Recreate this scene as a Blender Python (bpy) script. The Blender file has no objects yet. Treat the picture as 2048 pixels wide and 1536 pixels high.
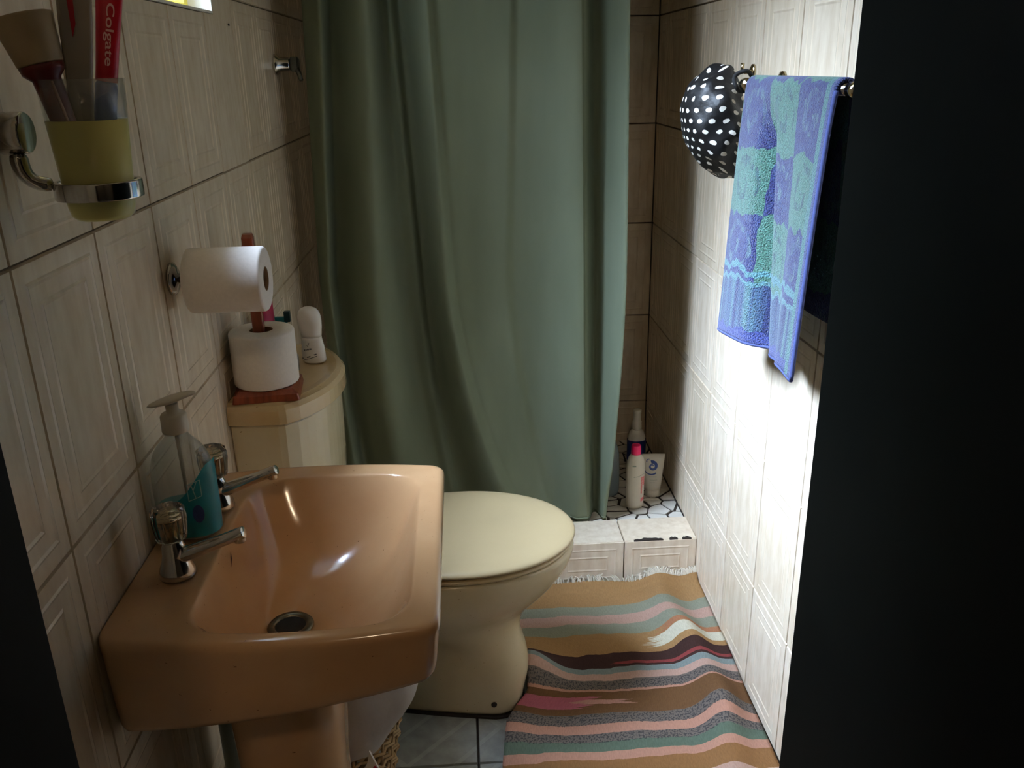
import bpy, bmesh, math, random
from mathutils import Vector, Matrix
random.seed(7)
SC = bpy.context.scene
COL = SC.collection
PI = math.pi
sin, cos = math.sin, math.cos

def lin(c):
    c = c / 255.0
    return c / 12.92 if c <= .04045 else ((c + .055) / 1.055) ** 2.4
def S(r, g, b):
    return (lin(r), lin(g), lin(b), 1.0)

# ------------------------------------------------------------------ camera
CAM_H = 1.335
cam_d = bpy.data.cameras.new('camera')
cam = bpy.data.objects.new('camera', cam_d)
COL.objects.link(cam)
PP = Vector((1024, 768)); VY = Vector((912, 137)); VZ = Vector((1125, 5500))
FPX = math.sqrt(-(VY - PP).dot(VZ - PP))
Yc = Vector((VY.x - PP.x, VY.y - PP.y, FPX)).normalized()
Zd = Vector((VZ.x - PP.x, VZ.y - PP.y, FPX)); Zd = (Zd - Yc * Yc.dot(Zd)).normalized()
Zc = -Zd
Xc = Yc.cross(Zc)
cam.matrix_world = Matrix(((Xc[0], -Xc[1], -Xc[2], 0.0),
                           (Yc[0], -Yc[1], -Yc[2], 0.0),
                           (Zc[0], -Zc[1], -Zc[2], CAM_H),
                           (0, 0, 0, 1)))
cam_d.sensor_width = 36.0
cam_d.lens = FPX / 2048 * 36.0
cam_d.clip_start = .02
SC.camera = cam

# ------------------------------------------------------------------ world, exposure
SKY = 14.0
w = bpy.data.worlds.new('sky'); SC.world = w; w.use_nodes = True
bg = w.node_tree.nodes['Background']
# standard overcast sky: three times brighter overhead than at the horizon
_n = w.node_tree.nodes; _l = w.node_tree.links
_tc = _n.new('ShaderNodeTexCoord'); _sp = _n.new('ShaderNodeSeparateXYZ'); _l.new(_tc.outputs['Generated'], _sp.inputs[0])
_mx = _n.new('ShaderNodeMath'); _mx.operation = 'MAXIMUM'; _l.new(_sp.outputs[2], _mx.inputs[0]); _mx.inputs[1].default_value = 0.0
_ma = _n.new('ShaderNodeMath'); _ma.operation = 'MULTIPLY_ADD'; _l.new(_mx.outputs[0], _ma.inputs[0]); _ma.inputs[1].default_value = .6667; _ma.inputs[2].default_value = .3333
_vm = _n.new('ShaderNodeVectorMath'); _vm.operation = 'SCALE'; _vm.inputs[0].default_value = (.78, .93, 1.14); _l.new(_ma.outputs[0], _vm.inputs['Scale'])
_l.new(_vm.outputs[0], bg.inputs[0])
bg.inputs[1].default_value = SKY
SC.view_settings.view_transform = 'Standard'
SC.view_settings.look = 'None'
SC.view_settings.gamma = 1.0
SC.view_settings.use_curve_mapping = False
SC.view_settings.exposure = 0.0
SC.cycles.max_bounces = 8
SC.cycles.diffuse_bounces = 4
SC.cycles.glossy_bounces = 3
SC.cycles.transmission_bounces = 6
SC.cycles.transparent_max_bounces = 12
SC.cycles.caustics_refractive = False
SC.cycles.caustics_reflective = False
SC.cycles.sample_clamp_indirect = 6.0

# room dimensions (metres)
XL, XR, YF, YB, HC = -.425, .60, .35, 2.71, 2.45
WY0, WY1, WZ0, WZ1 = 1.02, 1.69, 1.4345, 2.37       # window opening in the left wall
WALL_T = .14
pl = bpy.data.lights.new('window_portal', 'AREA')
pl.shape = 'RECTANGLE'; pl.size = WZ1 - WZ0; pl.size_y = WY1 - WY0
pl.cycles.is_portal = True
po = bpy.data.objects.new('window_portal', pl); COL.objects.link(po)
po.location = (XL - WALL_T - .01, (WY0 + WY1) / 2, (WZ0 + WZ1) / 2)
po.rotation_euler = (0, -PI / 2, 0)

# hazy sun behind thin cloud, high on the window side
sd = bpy.data.lights.new('sun', 'SUN'); sd.energy = 56.0; sd.angle = math.radians(42); sd.color = (.74, .90, 1.19)
so = bpy.data.objects.new('sun', sd); COL.objects.link(so); so.location = (-6, 1, 6)
_el, _az = math.radians(55), math.radians(11)
so.rotation_euler = Vector((cos(_el) * cos(_az), cos(_el) * sin(_az), -sin(_el))).to_track_quat('-Z', 'Y').to_euler()

# ------------------------------------------------------------------ material helpers
def new_mat(name):
    m = bpy.data.materials.new(name); m.use_nodes = True
    nt = m.node_tree
    return m, nt, nt.nodes['Principled BSDF'], nt.nodes['Material Output']
def setp(b, **k):
    names = {'rough': 'Roughness', 'metal': 'Metallic', 'trans': 'Transmission Weight', 'ior': 'IOR',
             'coat': 'Coat Weight', 'sheen': 'Sheen Weight', 'spec': 'Specular IOR Level', 'alpha': 'Alpha',
             'sss': 'Subsurface Weight', 'coat_rough': 'Coat Roughness'}
    for a, v in k.items():
        if a == 'col': b.inputs['Base Color'].default_value = v
        else: b.inputs[names[a]].default_value = v
class NB:
    """tiny node-expression builder"""
    def __init__(s, nt): s.nt = nt
    def _in(s, sock, v):
        if isinstance(v, bpy.types.NodeSocket): s.nt.links.new(v, sock)
        elif v is not None: sock.default_value = v
    def m(s, op, a, b=None, c=None):
        n = s.nt.nodes.new('ShaderNodeMath'); n.operation = op
        s._in(n.inputs[0], a)
        if b is not None: s._in(n.inputs[1], b)
        if c is not None: s._in(n.inputs[2], c)
        return n.outputs[0]
    def coord(s, kind='Object'):
        return s.nt.nodes.new('ShaderNodeTexCoord').outputs[kind]
    def xyz(s, v):
        n = s.nt.nodes.new('ShaderNodeSeparateXYZ'); s._in(n.inputs[0], v); return n.outputs
    def comb(s, x, y, z=0.0):
        n = s.nt.nodes.new('ShaderNodeCombineXYZ')
        for i, v in enumerate((x, y, z)): s._in(n.inputs[i], v)
        return n.outputs[0]
    def mapping(s, v, scale=(1, 1, 1), rot=(0, 0, 0), loc=(0, 0, 0)):
        n = s.nt.nodes.new('ShaderNodeMapping'); s._in(n.inputs[0], v)
        n.inputs['Scale'].default_value = scale; n.inputs['Rotation'].default_value = rot; n.inputs['Location'].default_value = loc
        return n.outputs[0]
    def noise(s, v, scale=5, detail=4, rough=.5):
        n = s.nt.nodes.new('ShaderNodeTexNoise'); s._in(n.inputs['Vector'], v)
        n.inputs['Scale'].default_value = scale; n.inputs['Detail'].default_value = detail; n.inputs['Roughness'].default_value = rough
        return n.outputs['Fac']
    def voronoi(s, v, scale=5, rnd=1.0, feature='F1'):
        n = s.nt.nodes.new('ShaderNodeTexVoronoi'); s._in(n.inputs['Vector'], v); n.feature = feature
        n.inputs['Scale'].default_value = scale; n.inputs['Randomness'].default_value = rnd
        return n.outputs
    def ramp(s, f, stops, interp='LINEAR'):
        n = s.nt.nodes.new('ShaderNodeValToRGB'); s._in(n.inputs[0], f)
        cr = n.color_ramp; cr.interpolation = interp
        while len(cr.elements) < len(stops): cr.elements.new(.5)
        for e, (p, c) in zip(cr.elements, stops): e.position = p
        for e, (p, c) in zip(cr.elements, stops): e.color = c if len(c) == 4 else (*c, 1)
        return n.outputs[0]
    def mix(s, f, a, b, mode='MIX'):
        n = s.nt.nodes.new('ShaderNodeMix'); n.data_type = 'RGBA'; n.blend_type = mode
        s._in(n.inputs[0], f); s._in(n.inputs[6], a); s._in(n.inputs[7], b)
        return n.outputs[2]
    def bump(s, h, strength=.2, dist=.002):
        n = s.nt.nodes.new('ShaderNodeBump'); s._in(n.inputs['Height'], h)
        n.inputs['Strength'].default_value = strength; n.inputs['Distance'].default_value = dist
        return n.outputs[0]
    def rand(s):
        return s.nt.nodes.new('ShaderNodeObjectInfo').outputs['Random']
def link(nt, a, b): nt.links.new(a, b)

def plain(name, col, rough=.5, noise=.06, scale=30, bump=0, **k):
    m, nt, b, o = new_mat(name); B = NB(nt)
    n = B.noise(B.coord(), scale, 4)
    lo = tuple(max(0, c * (1 - noise)) for c in col[:3]) + (1,); hi = tuple(min(1, c * (1 + noise)) for c in col[:3]) + (1,)
    link(nt, B.ramp(n, [(.3, lo), (.7, hi)]), b.inputs['Base Color'])
    setp(b, rough=rough, **k)
    if bump: link(nt, B.bump(n, bump, .001), b.inputs['Normal'])
    return m
MAT = {}
def tile_material(name, a, bcol, rough=.22):
    m, nt, b, o = new_mat(name); B = NB(nt)
    co = B.coord()
    n1 = B.noise(B.mapping(co, (1, 1, .45)), 38, 3, .6)
    n2 = B.noise(B.mapping(co, (1, 1, .12)), 70, 1, .5)
    f = B.m('ADD', B.m('MULTIPLY', n1, .65), B.m('MULTIPLY', n2, .35))
    c = B.ramp(f, [(.34, a), (.62, bcol)])
    r = B.rand()
    c = B.mix(1.0, c, B.ramp(r, [(0, (.93, .91, .87, 1)), (.5, (.98, .97, .96, 1)), (1, (1, 1, 1, 1))]), 'MULTIPLY')
    link(nt, c, b.inputs['Base Color'])
    setp(b, rough=rough)
    return m
MAT['tile'] = tile_material('wall_tile', S(221, 202, 176), S(236, 221, 198))
MAT['floor_tile'] = None
m, nt, b, o = new_mat('floor_tile'); B = NB(nt); co = B.coord()
v = B.mapping(co, (1, 1, 1), (0, 0, PI / 4))
sx = B.xyz(v)
ln = B.m('LESS_THAN', B.m('ABSOLUTE', B.m('SUBTRACT', B.m('FRACT', B.m('MULTIPLY', sx[0], 14)), .5)), .07)
ln2 = B.m('LESS_THAN', B.m('ABSOLUTE', B.m('SUBTRACT', B.m('FRACT', B.m('MULTIPLY', sx[1], 4.7)), .5)), .03)
n = B.noise(co, 40, 5)
c = B.ramp(n, [(.3, S(132, 134, 128)), (.7, S(154, 156, 150))])
c = B.mix(B.m('MULTIPLY', B.m('MAXIMUM', ln, ln2), .25), c, S(190, 190, 182))
link(nt, c, b.inputs['Base Color']); setp(b, rough=.35); MAT['floor_tile'] = m
MAT['grout'] = plain('grout', S(96, 80, 60), .9, .35, 60)
MAT['grout_dark'] = plain('mildewed_grout', S(52, 42, 34), .95, .4, 60)
MAT['mosaic'] = plain('mosaic_chip', S(214, 208, 196), .3, .08, 40)
MAT['plaster'] = plain('white_plaster', S(224, 220, 210), .8, .04, 12)
MAT['ceiling'] = plain('ceiling_boards', S(206, 190, 164), .8, .06, 12)
MAT['hall'] = plain('hall_paint', S(92, 86, 76), .8, .05, 8)
MAT['hall_floor'] = plain('hall_floor', S(70, 60, 50), .6, .1, 8)
MAT['outside'] = plain('light_block_brown', S(112, 84, 58), .9, .15, 4)
MAT['ground'] = plain('outside_ground', S(62, 56, 42), .95, .2, 4)
MAT['black_paint'] = plain('black_gloss_paint', S(8, 9, 7), .6, .12, 14, .04, spec=.2, ior=1.2)
MAT['cream_frame'] = plain('yellow_window_paint', S(222, 200, 70), .5)
MAT['chrome'] = plain('chrome', S(200, 198, 194), .12, .03, 20, metal=1.0)
MAT['gold_chrome'] = plain('brass_chrome', S(196, 182, 150), .15, .03, 20, metal=1.0)
def ceramic(name, a, bcol, stain):
    m, nt, b, o = new_mat(name); B = NB(nt); co = B.coord()
    n = B.noise(co, 7, 5, .6)
    c = B.ramp(n, [(.35, a), (.7, bcol)])
    sp = B.ramp(B.noise(co, 160, 2), [(.28, (1, 1, 1, 1)), (.245, (0, 0, 0, 1))])
    sp = B.ramp(B.noise(co, 170, 2), [(.22, (1, 1, 1, 1)), (.27, (0, 0, 0, 1))])
    link(nt, B.mix(sp, c, stain), b.inputs['Base Color'])
    setp(b, rough=.16, coat=.3, coat_rough=.06)
    return m
MAT['basin'] = ceramic('peach_ceramic', S(202, 156, 112), S(212, 168, 124), S(120, 82, 48))
MAT['toilet'] = ceramic('cream_ceramic', S(204, 188, 152), S(214, 200, 168), S(150, 130, 90))
MAT['cist_lid'] = ceramic('tan_ceramic', S(200, 172, 128), S(210, 186, 142), S(150, 120, 80))
MAT['seat'] = plain('cream_plastic', S(180, 160, 122), .3, .03, 10)
MAT['rubber'] = plain('black_sealant', S(40, 30, 22), .8, .2, 40)
MAT['paper'] = plain('tissue_paper', S(240, 232, 224), .95, .03, 200, .25)
MAT['card'] = plain('cardboard', S(120, 92, 62), .9, .1, 60)
MAT['redwood'] = None
m, nt, b, o = new_mat('varnished_red_wood'); B = NB(nt); co = B.coord()
n = B.noise(B.mapping(co, (8, 8, 1)), 14, 5)
link(nt, B.ramp(n, [(.3, S(112, 48, 26)), (.7, S(148, 72, 40))]), b.inputs['Base Color']); setp(b, rough=.35); MAT['redwood'] = m
MAT['white_plastic'] = plain('white_plastic', S(232, 226, 218), .35, .03, 20)
MAT['pump'] = plain('milky_plastic', S(196, 186, 168), .4, .03, 20)
def clearplastic(name, col, amount=.82, gloss=.10, rough=.06, mottle=True):
    m = bpy.data.materials.new(name); m.use_nodes = True; nt = m.node_tree; nt.nodes.clear()
    B = NB(nt)
    o = nt.nodes.new('ShaderNodeOutputMaterial'); t = nt.nodes.new('ShaderNodeBsdfTransparent'); t.inputs[0].default_value = col
    d = nt.nodes.new('ShaderNodeBsdfDiffuse'); d.inputs[0].default_value = col
    n = B.noise(B.coord(), 25, 2) if mottle else .5
    g = nt.nodes.new('ShaderNodeBsdfGlossy'); g.inputs['Roughness'].default_value = rough
    g.inputs[0].default_value = (1, 1, 1, 1)
    fr = nt.nodes.new('ShaderNodeLayerWeight'); fr.inputs[0].default_value = .5
    m1 = nt.nodes.new('ShaderNodeMixShader'); m2 = nt.nodes.new('ShaderNodeMixShader')
    B._in(m1.inputs[0], B.m('ADD', 1 - amount, B.m('MULTIPLY', n, .04)) if mottle else 1 - amount); link(nt, t.outputs[0], m1.inputs[1]); link(nt, d.outputs[0], m1.inputs[2])
    link(nt, B.m('ADD', B.m('MULTIPLY', B.m('POWER', fr.outputs['Facing'], 5.0), .9), .03 + gloss * .1), m2.inputs[0])
    link(nt, m1.outputs[0], m2.inputs[1]); link(nt, g.outputs[0], m2.inputs[2])
    link(nt, m2.outputs[0], o.inputs[0])
    return m
MAT['clear'] = clearplastic('clear_plastic', (.93, .94, .93, 1), .93)
MAT['clear_bottle'] = clearplastic('clear_bottle_plastic', (.80, .82, .80, 1), .80)
MAT['pane'] = clearplastic('window_glass', (.96, .98, .98, 1), .97, mottle=False)
MAT['acrylic'] = plain('clear_acrylic', (.86, .84, .80, 1), .03, .02, 20, trans=1.0, ior=1.46)
MAT['teal_liquid'] = clearplastic('teal_soap', (.01, .36, .44, 1), .10)
MAT['teal_print'] = clearplastic('teal_print', (.02, .33, .42, 1), .35)
MAT['yellow_frost'] = clearplastic('frosted_yellow', (.86, .80, .30, 1), .22, .1, .3)
MAT['jar'] = clearplastic('jar_glass', (.75, .74, .70, 1), .7)
MAT['blue_clear'] = clearplastic('blue_clear_plastic', (.50, .58, .60, 1), .6)

# ------------------------------------------------------------------ object helpers
WLOC = {}
def put(name, me, parent=None, loc=(0, 0, 0), mat=None, smooth=False, mods=()):
    ob = bpy.data.objects.new(name, me); COL.objects.link(ob)
    if mat is not None and not me.materials: me.materials.append(mat)
    L = Vector(loc); WLOC[ob.name] = L
    if parent is not None:
        ob.parent = parent; ob.location = L - WLOC[parent.name]
    else: ob.location = L
    if smooth and not me.get('sm'):
        me.polygons.foreach_set('use_smooth', [True] * len(me.polygons)); me['sm'] = 1
    for t, kw in mods:
        md = ob.modifiers.new(t.lower(), t)
        for k, v in kw.items(): setattr(md, k, v)
    return ob
def thing(name, loc, label, cat, group=None):
    e = bpy.data.objects.new(name, None); COL.objects.link(e); e.location = loc; e.empty_display_size = .03
    WLOC[e.name] = Vector(loc); return tag(e, label, cat, group)
def tag(o, label, cat, group=None):
    o['label'] = label; o['category'] = cat
    if group: o['group'] = group
    return o
def struct(o, label=None, cat=None):
    o['kind'] = 'structure'
    if label: o['label'] = label
    if cat: o['category'] = cat
    return o
class G:
    """geometry collector in world coordinates"""
    def __init__(s): s.v = []; s.f = []; s.uv = {}
    def add(s, vs, fs, M=None):
        o = len(s.v)
        s.v += [(M @ Vector(p)) if M is not None else Vector(p) for p in vs]
        s.f += [tuple(i + o for i in f) for f in fs]
        return s
    def box(s, a, b, M=None):
        x0, y0, z0 = a; x1, y1, z1 = b
        return s.add([(x0, y0, z0), (x1, y0, z0), (x1, y1, z0), (x0, y1, z0), (x0, y0, z1), (x1, y0, z1), (x1, y1, z1), (x0, y1, z1)],
                     [(3, 2, 1, 0), (4, 5, 6, 7), (0, 1, 5, 4), (1, 2, 6, 5), (2, 3, 7, 6), (3, 0, 4, 7)], M)
    def loft(s, rings, caps=(True, True), M=None, closed=True):
        n = len(rings[0]); vs = [p for r in rings for p in r]; fs = []
        for i in range(len(rings) - 1):
            for j in range(n if closed else n - 1):
                k = (j + 1) % n
                fs.append((i * n + j, i * n + k, (i + 1) * n + k, (i + 1) * n + j))
        if caps[0]: fs.append(tuple(range(n - 1, -1, -1)))
        if caps[1]: fs.append(tuple(range((len(rings) - 1) * n, len(rings) * n)))
        return s.add(vs, fs, M)
    def lathe(s, prof, seg=24, M=None, caps=(True, True)):
        return s.loft([[(r * cos(2 * PI * j / seg), r * sin(2 * PI * j / seg), z) for j in range(seg)] for r, z in prof], caps, M)
    def tube(s, pts, rad, seg=12, caps=(True, True)):
        pts = [Vector(p) for p in pts]
        if not isinstance(rad, (list, tuple)): rad = [rad] * len(pts)
        rings = []; up = None
        for i, p in enumerate(pts):
            t = (pts[min(i + 1, len(pts) - 1)] - pts[max(i - 1, 0)]).normalized()
            if up is None: up = Vector((0, 0, 1)) if abs(t.z) < .9 else Vector((1, 0, 0))
            a = t.cross(up).normalized(); bb = a.cross(t).normalized(); up = bb
            r = rad[i]
            ra, rb = r if isinstance(r, (list, tuple)) else (r, r)
            rings.append([p + a * ra * cos(2 * PI * j / seg) + bb * rb * sin(2 * PI * j / seg) for j in range(seg)])
        return s.loft(rings, caps)
    def grid(s, fn, nu, nv):
        o = len(s.v)
        for i in range(nv + 1):
            for j in range(nu + 1):
                u, v = j / nu, i / nv
                s.uv[len(s.v)] = (u, v)
                s.v.append(Vector(fn(u, v)))
        for i in range(nv):
            for j in range(nu):
                a = o + i * (nu + 1) + j
                s.f.append((a, a + 1, a + nu + 2, a + nu + 1))
        return s
    def put(s, name, mat, parent=None, smooth=False, mods=(), origin=None):
        if origin is None:
            xs = [v.x for v in s.v]; ys = [v.y for v in s.v]; zs = [v.z for v in s.v]
            origin = Vector(((min(xs) + max(xs)) / 2, (min(ys) + max(ys)) / 2, min(zs)))
        origin = Vector(origin)
        me = bpy.data.meshes.new(name)
        me.from_pydata([tuple(v - origin) for v in s.v], [], s.f)
        if s.uv:
            ul = me.uv_layers.new(name='UVMap')
            for lp in me.loops: ul.data[lp.index].uv = s.uv.get(lp.vertex_index, (0, 0))
        me.update()
        return put(name, me, parent, origin, mat, smooth, mods)
def bev(wd=.003, seg=2): return ('BEVEL', dict(width=wd, segments=seg, limit_method='ANGLE', angle_limit=.7))
def sub(l=1): return ('SUBSURF', dict(levels=l, render_levels=l))
def solid(t, off=0): return ('SOLIDIFY', dict(thickness=t, offset=off))
def T(x, y, z): return Matrix.Translation((x, y, z))
def frame(p, d, roll=0.0):
    """matrix with local +Z along d, origin p"""
    d = Vector(d).normalized(); q = d.to_track_quat('Z', 'Y')
    return Matrix.Translation(p) @ q.to_matrix().to_4x4() @ Matrix.Rotation(roll, 4, 'Z')
def rrect(x0, x1, y0, y1, r, z=0.0, k=6, side=6, bow=0.0):
    """rounded rectangle ring with a constant point count"""
    hx, hy = (x1 - x0) / 2, (y1 - y0) / 2; cx, cy = (x0 + x1) / 2, (y0 + y1) / 2
    r = min(r, hx * .98, hy * .98); pts = []
    cs = [(x1 - r, y1 - r, 0), (x0 + r, y1 - r, PI / 2), (x0 + r, y0 + r, PI), (x1 - r, y0 + r, 3 * PI / 2)]
    for i, (ax, ay, a0) in enumerate(cs):
        for j in range(k + 1):
            a = a0 + PI / 2 * j / k; pts.append([ax + r * cos(a), ay + r * sin(a)])
        nx, ny, na = cs[(i + 1) % 4]
        e = [nx + r * cos(na), ny + r * sin(na)]; b0 = pts[-1]
        for j in range(1, side):
            t = j / side; pts.append([b0[0] + (e[0] - b0[0]) * t, b0[1] + (e[1] - b0[1]) * t])
    out = []
    for p in pts:
        if bow:
            p[1] += bow * (1 if p[1] > cy else -1) * max(0, 1 - ((p[0] - cx) / hx) ** 2) * min(1, abs(p[1] - cy) / hy)
        out.append((p[0], p[1], z(p[0], p[1]) if callable(z) else z))
    return out
def smooth01(a, b, x):
    t = max(0, min(1, (x - a) / (b - a))); return t * t * (3 - 2 * t)

# ------------------------------------------------------------------ room shell
g = G()
x0, x1 = XL - .005 - WALL_T, XL - .005
g.box((x0, YF - .12, 0), (x1, WY0, HC)); g.box((x0, WY1, 0), (x1, YB + .12, HC))
g.box((x0, WY0, 0), (x1, WY1, WZ0)); g.box((x0, WY0, WZ1), (x1, WY1, HC))
wall_left = struct(g.put('wall_left', MAT['grout']), 'left wall of cream embossed tiles with a window')
wall_right = struct(G().box((XR + .005, YF - .12, 0), (XR + .125, YB + .12, HC)).put('wall_right', MAT['grout']), 'right wall of pale embossed tiles behind the towel')
wall_back = struct(G().box((XL - .005, YB + .005, 0), (XR + .005, YB + .125, HC)).put('wall_back', MAT['grout_dark']), 'tiled back wall of the shower')
g = G()
g.box((XL - .005, YF - .10, 0), (-.24, YF, HC)); g.box((.54, YF - .10, 0), (XR + .005, YF, HC)); g.box((-.24, YF - .10, 2.05), (.54, YF, HC))
struct(g.put('wall_front', MAT['tile']), 'front wall around the doorway')
struct(G().box((XL - .13, YF - .10, HC), (XR + .13, YB + .12, HC + .1)).put('ceiling', MAT['ceiling']), 'plain ceiling above the bathroom')
floor = struct(G().box((XL - .005, YF, -.08), (XR + .005, YB, -.006)).put('floor', MAT['grout_dark']), 'grey tiled bathroom floor')
# hallway behind the camera
struct(G().box((-1.0, -1.7, -.08), (1.3, YF, -.004)).put('floor_hall', MAT['hall_floor']), 'dark hallway floor')
g = G(); g.box((-1.1, -1.7, 0), (-1.0, YF - .1, HC)).box((1.3, -1.7, 0), (1.4, YF - .1, HC)).box((-1.1, -1.8, 0), (1.4, -1.7, HC))
g.box((-1.0, YF - .10, 0), (XL - .13, YF - .0, HC)).box((XR + .13, YF - .10, 0), (1.3, YF, HC))
struct(g.put('wall_hall', MAT['hall']), 'walls of the dark hallway')
struct(G().box((-1.1, -1.8, HC), (1.4, YF - .10, HC + .1)).put('ceiling_hall', MAT['hall']), 'hallway ceiling')
hl = thing('added_fill_lamp', (.05, -.75, HC - .10), 'unseen warm fill lamp added on the hallway ceiling', 'lamp')  # added lamp behind the camera, lifts the surfaces that face it
_ld = bpy.data.lights.new('fill_bulb', 'POINT'); _ld.energy = 14.0; _ld.color = (1.0, .76, .50); _ld.shadow_soft_size = .07
_lo = bpy.data.objects.new('fill_bulb', _ld); COL.objects.link(_lo); _lo.parent = hl; _lo.location = (0, 0, -.04)
G().lathe([(.05, HC - .001), (.05, HC - .02), (.018, HC - .03), (.018, HC - .05)], 20, T(.05, -.75, 0)).put('fill_lamp_holder', MAT['plaster'], hl, True)
# outside, past the window
struct(G().box((-4.2, -5, -.1), (-4.0, 8, 2.3)).put('wall_light_block', MAT['outside']), 'unseen brown wall added outside to block and warm low skylight')  # added wall, height and brown tone chosen to shape the window light
struct(G().box((-4.0, -5, -.1), (XL - .16, 8, 0)).put('floor_outside', MAT['ground']), 'bare ground outside the window')

# embossed tiles
GAP = .0024
def tile_mesh(wd, ht, emb=True, name='tile'):
    """tile in local xy (x across, y up), face along +z, origin at lower left back"""
    lv = [(0, 0), (.0012, .0050)]
    if emb and min(wd, ht) > .11:
        lv += [(.019, .0050), (.0220, .0060), (.0255, .0050), (.042, .0050), (.0450, .0061), (.0485, .0050)]
    vs, fs = [], []
    for d, h in lv: vs += [(d, d, h), (wd - d, d, h), (wd - d, ht - d, h), (d, ht - d, h)]
    for i in range(len(lv) - 1):
        for j in range(4):
            k = (j + 1) % 4; fs.append((i * 4 + j, i * 4 + k, i * 4 + 4 + k, i * 4 + 4 + j))
    nn = (len(lv) - 1) * 4; fs.append((nn, nn + 1, nn + 2, nn + 3))
    me = bpy.data.meshes.new(name); me.from_pydata(vs, [], fs); me.materials.append(MAT['tile']); return me
TM = {}
def tile(parent, o, ax, ay, wd, ht, emb=True, name='tile'):
    key = (round(wd, 4), round(ht, 4), tuple(ax), tuple(ay), emb)
    if key not in TM:
        me = tile_mesh(wd, ht, emb)
        X, Y_ = Vector(ax), Vector(ay); Z_ = X.cross(Y_)
        M = Matrix((X, Y_, Z_)).transposed().to_4x4(); me.transform(M); TM[key] = me
    return put(name, TM[key], parent, o)
ROWS = [-.037, .264, .565, .866, 1.167, 1.469, 1.770, 2.071, 2.372, 2.673]
def tiled(parent, ax, plane, s0, s1, z0, z1, off, hole=None, pitch=.2):
    """ax: (axis vector along the wall, function s -> world origin)"""
    k = math.floor((s0 - off) / pitch)
    while off + k * pitch < s1 - .004:
        a0, a1 = max(s0, off + k * pitch), min(s1, off + (k + 1) * pitch); k += 1
        for i in range(len(ROWS) - 1):
            b0, b1 = max(z0, ROWS[i]), min(z1, ROWS[i + 1])
            if b1 - b0 < .006 or a1 - a0 < .006: continue
            rects = [(a0, a1, b0, b1)]
            if hole:
                h0, h1, g0, g1 = hole
                if a0 < h1 and a1 > h0 and b0 < g1 and b1 > g0:
                    rects = []
                    if b0 < g0 < b1 and a1 > h1 > a0:
                        corner(a0 + GAP / 2, h1 + GAP / 2, a1 - GAP / 2, b0 + GAP / 2, g0 - GAP / 2, b1 - GAP / 2); continue
                    if b0 < g0: rects.append((a0, a1, b0, g0))
                    if b1 > g1: rects.append((a0, a1, g1, b1))
                    m0, m1 = max(b0, g0), min(b1, g1)
                    if a0 < h0: rects.append((a0, h0, m0, m1))
                    if a1 > h1: rects.append((h1, a1, m0, m1))
            for (p, q, r, s) in rects:
                if q - p < .006 or s - r < .006: continue
                plane(p + GAP / 2, q - GAP / 2, r + GAP / 2, s - GAP / 2)
def put_left(p, q, r, s): tile(wall_left, (XL - .005, p, r), (0, 1, 0), (0, 0, 1), q - p, s - r)
def corner(ya, yh, yb_, za, zg, zb_):
    o = [(ya, za), (yb_, za), (yb_, zb_), (yh, zb_), (yh, zg), (ya, zg)]
    vs = [(XL - .005, y, z) for y, z in o] + [(XL, y, z) for y, z in o]
    fs = [(6, 7, 8, 9, 10, 11)] + [(i, (i + 1) % 6, 6 + (i + 1) % 6, 6 + i) for i in range(6)]
    G().add(vs, fs).put('tile', MAT['tile'], wall_left)
def put_right(p, q, r, s): tile(wall_right, (XR + .005, q, r), (0, -1, 0), (0, 0, 1), q - p, s - r)
def put_back(p, q, r, s): tile(wall_back, (p, YB + .005, r), (1, 0, 0), (0, 0, 1), q - p, s - r)
tiled(wall_left, None, put_left, YF, YB, .0, HC, .8265, (WY0, WY1, WZ0, WZ1))
tiled(wall_right, None, put_right, YF, YB, .0, HC, .781)
tiled(wall_back, None, put_back, XL, XR, .10, HC, -.4)

# floor tiles
for i in range(-2, 3):
    for j in range(0, 8):
        a0, a1 = max(XL, -.01 + .3 * i), min(XR, -.01 + .3 * (i + 1)); b0, b1 = max(YF, .2 + .3 * j), min(2.02, .2 + .3 * (j + 1))
        if a1 - a0 < .01 or b1 - b0 < .01: continue
        key = ('f', round(a1 - a0, 3), round(b1 - b0, 3))
        if key not in TM:
            me = tile_mesh(a1 - a0 - .004, b1 - b0 - .004, False); me.materials.clear(); me.materials.append(MAT['floor_tile']); TM[key] = me
        put('tile', TM[key], floor, (a0 + .002, b0 + .002, -.006))

# window in the left wall
win = bpy.data.objects.new('window_1', None); COL.objects.link(win); win.location = (XL - .06, (WY0 + WY1) / 2, WZ0); WLOC['window_1'] = win.location.copy()
struct(win, 'bright small window high in the left wall', None)
g = G()                                                                  # plastered reveal
t_ = .004
g.box((x0, WY1 - t_, WZ0), (XL, WY1, WZ1)).box((x0, WY0, WZ0), (XL, WY0 + t_, WZ1)).box((x0, WY0 + t_, WZ0 - .0), (XL, WY1 - t_, WZ0 + t_)).box((x0, WY0 + t_, WZ1 - t_), (XL, WY1 - t_, WZ1))
g.put('reveal', MAT['plaster'], win)
fx = XL - .040
fw = .022
g = G()
a, bq, c_, d_ = WY0 + t_, WY1 - t_, WZ0 + t_, WZ1 - t_
g.box((fx - .02, a, c_), (fx, a + fw, d_)).box((fx - .02, bq - fw, c_), (fx, bq, d_)).box((fx - .02, a + fw, c_), (fx, bq - fw, c_ + .012)).box((fx - .02, a + fw, d_ - fw), (fx, bq - fw, d_))
g.box((fx - .018, (a + bq) / 2 - .008, c_ + .012), (fx - .002, (a + bq) / 2 + .008, d_ - fw))
g.put('window_frame', MAT['cream_frame'], win)
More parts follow.
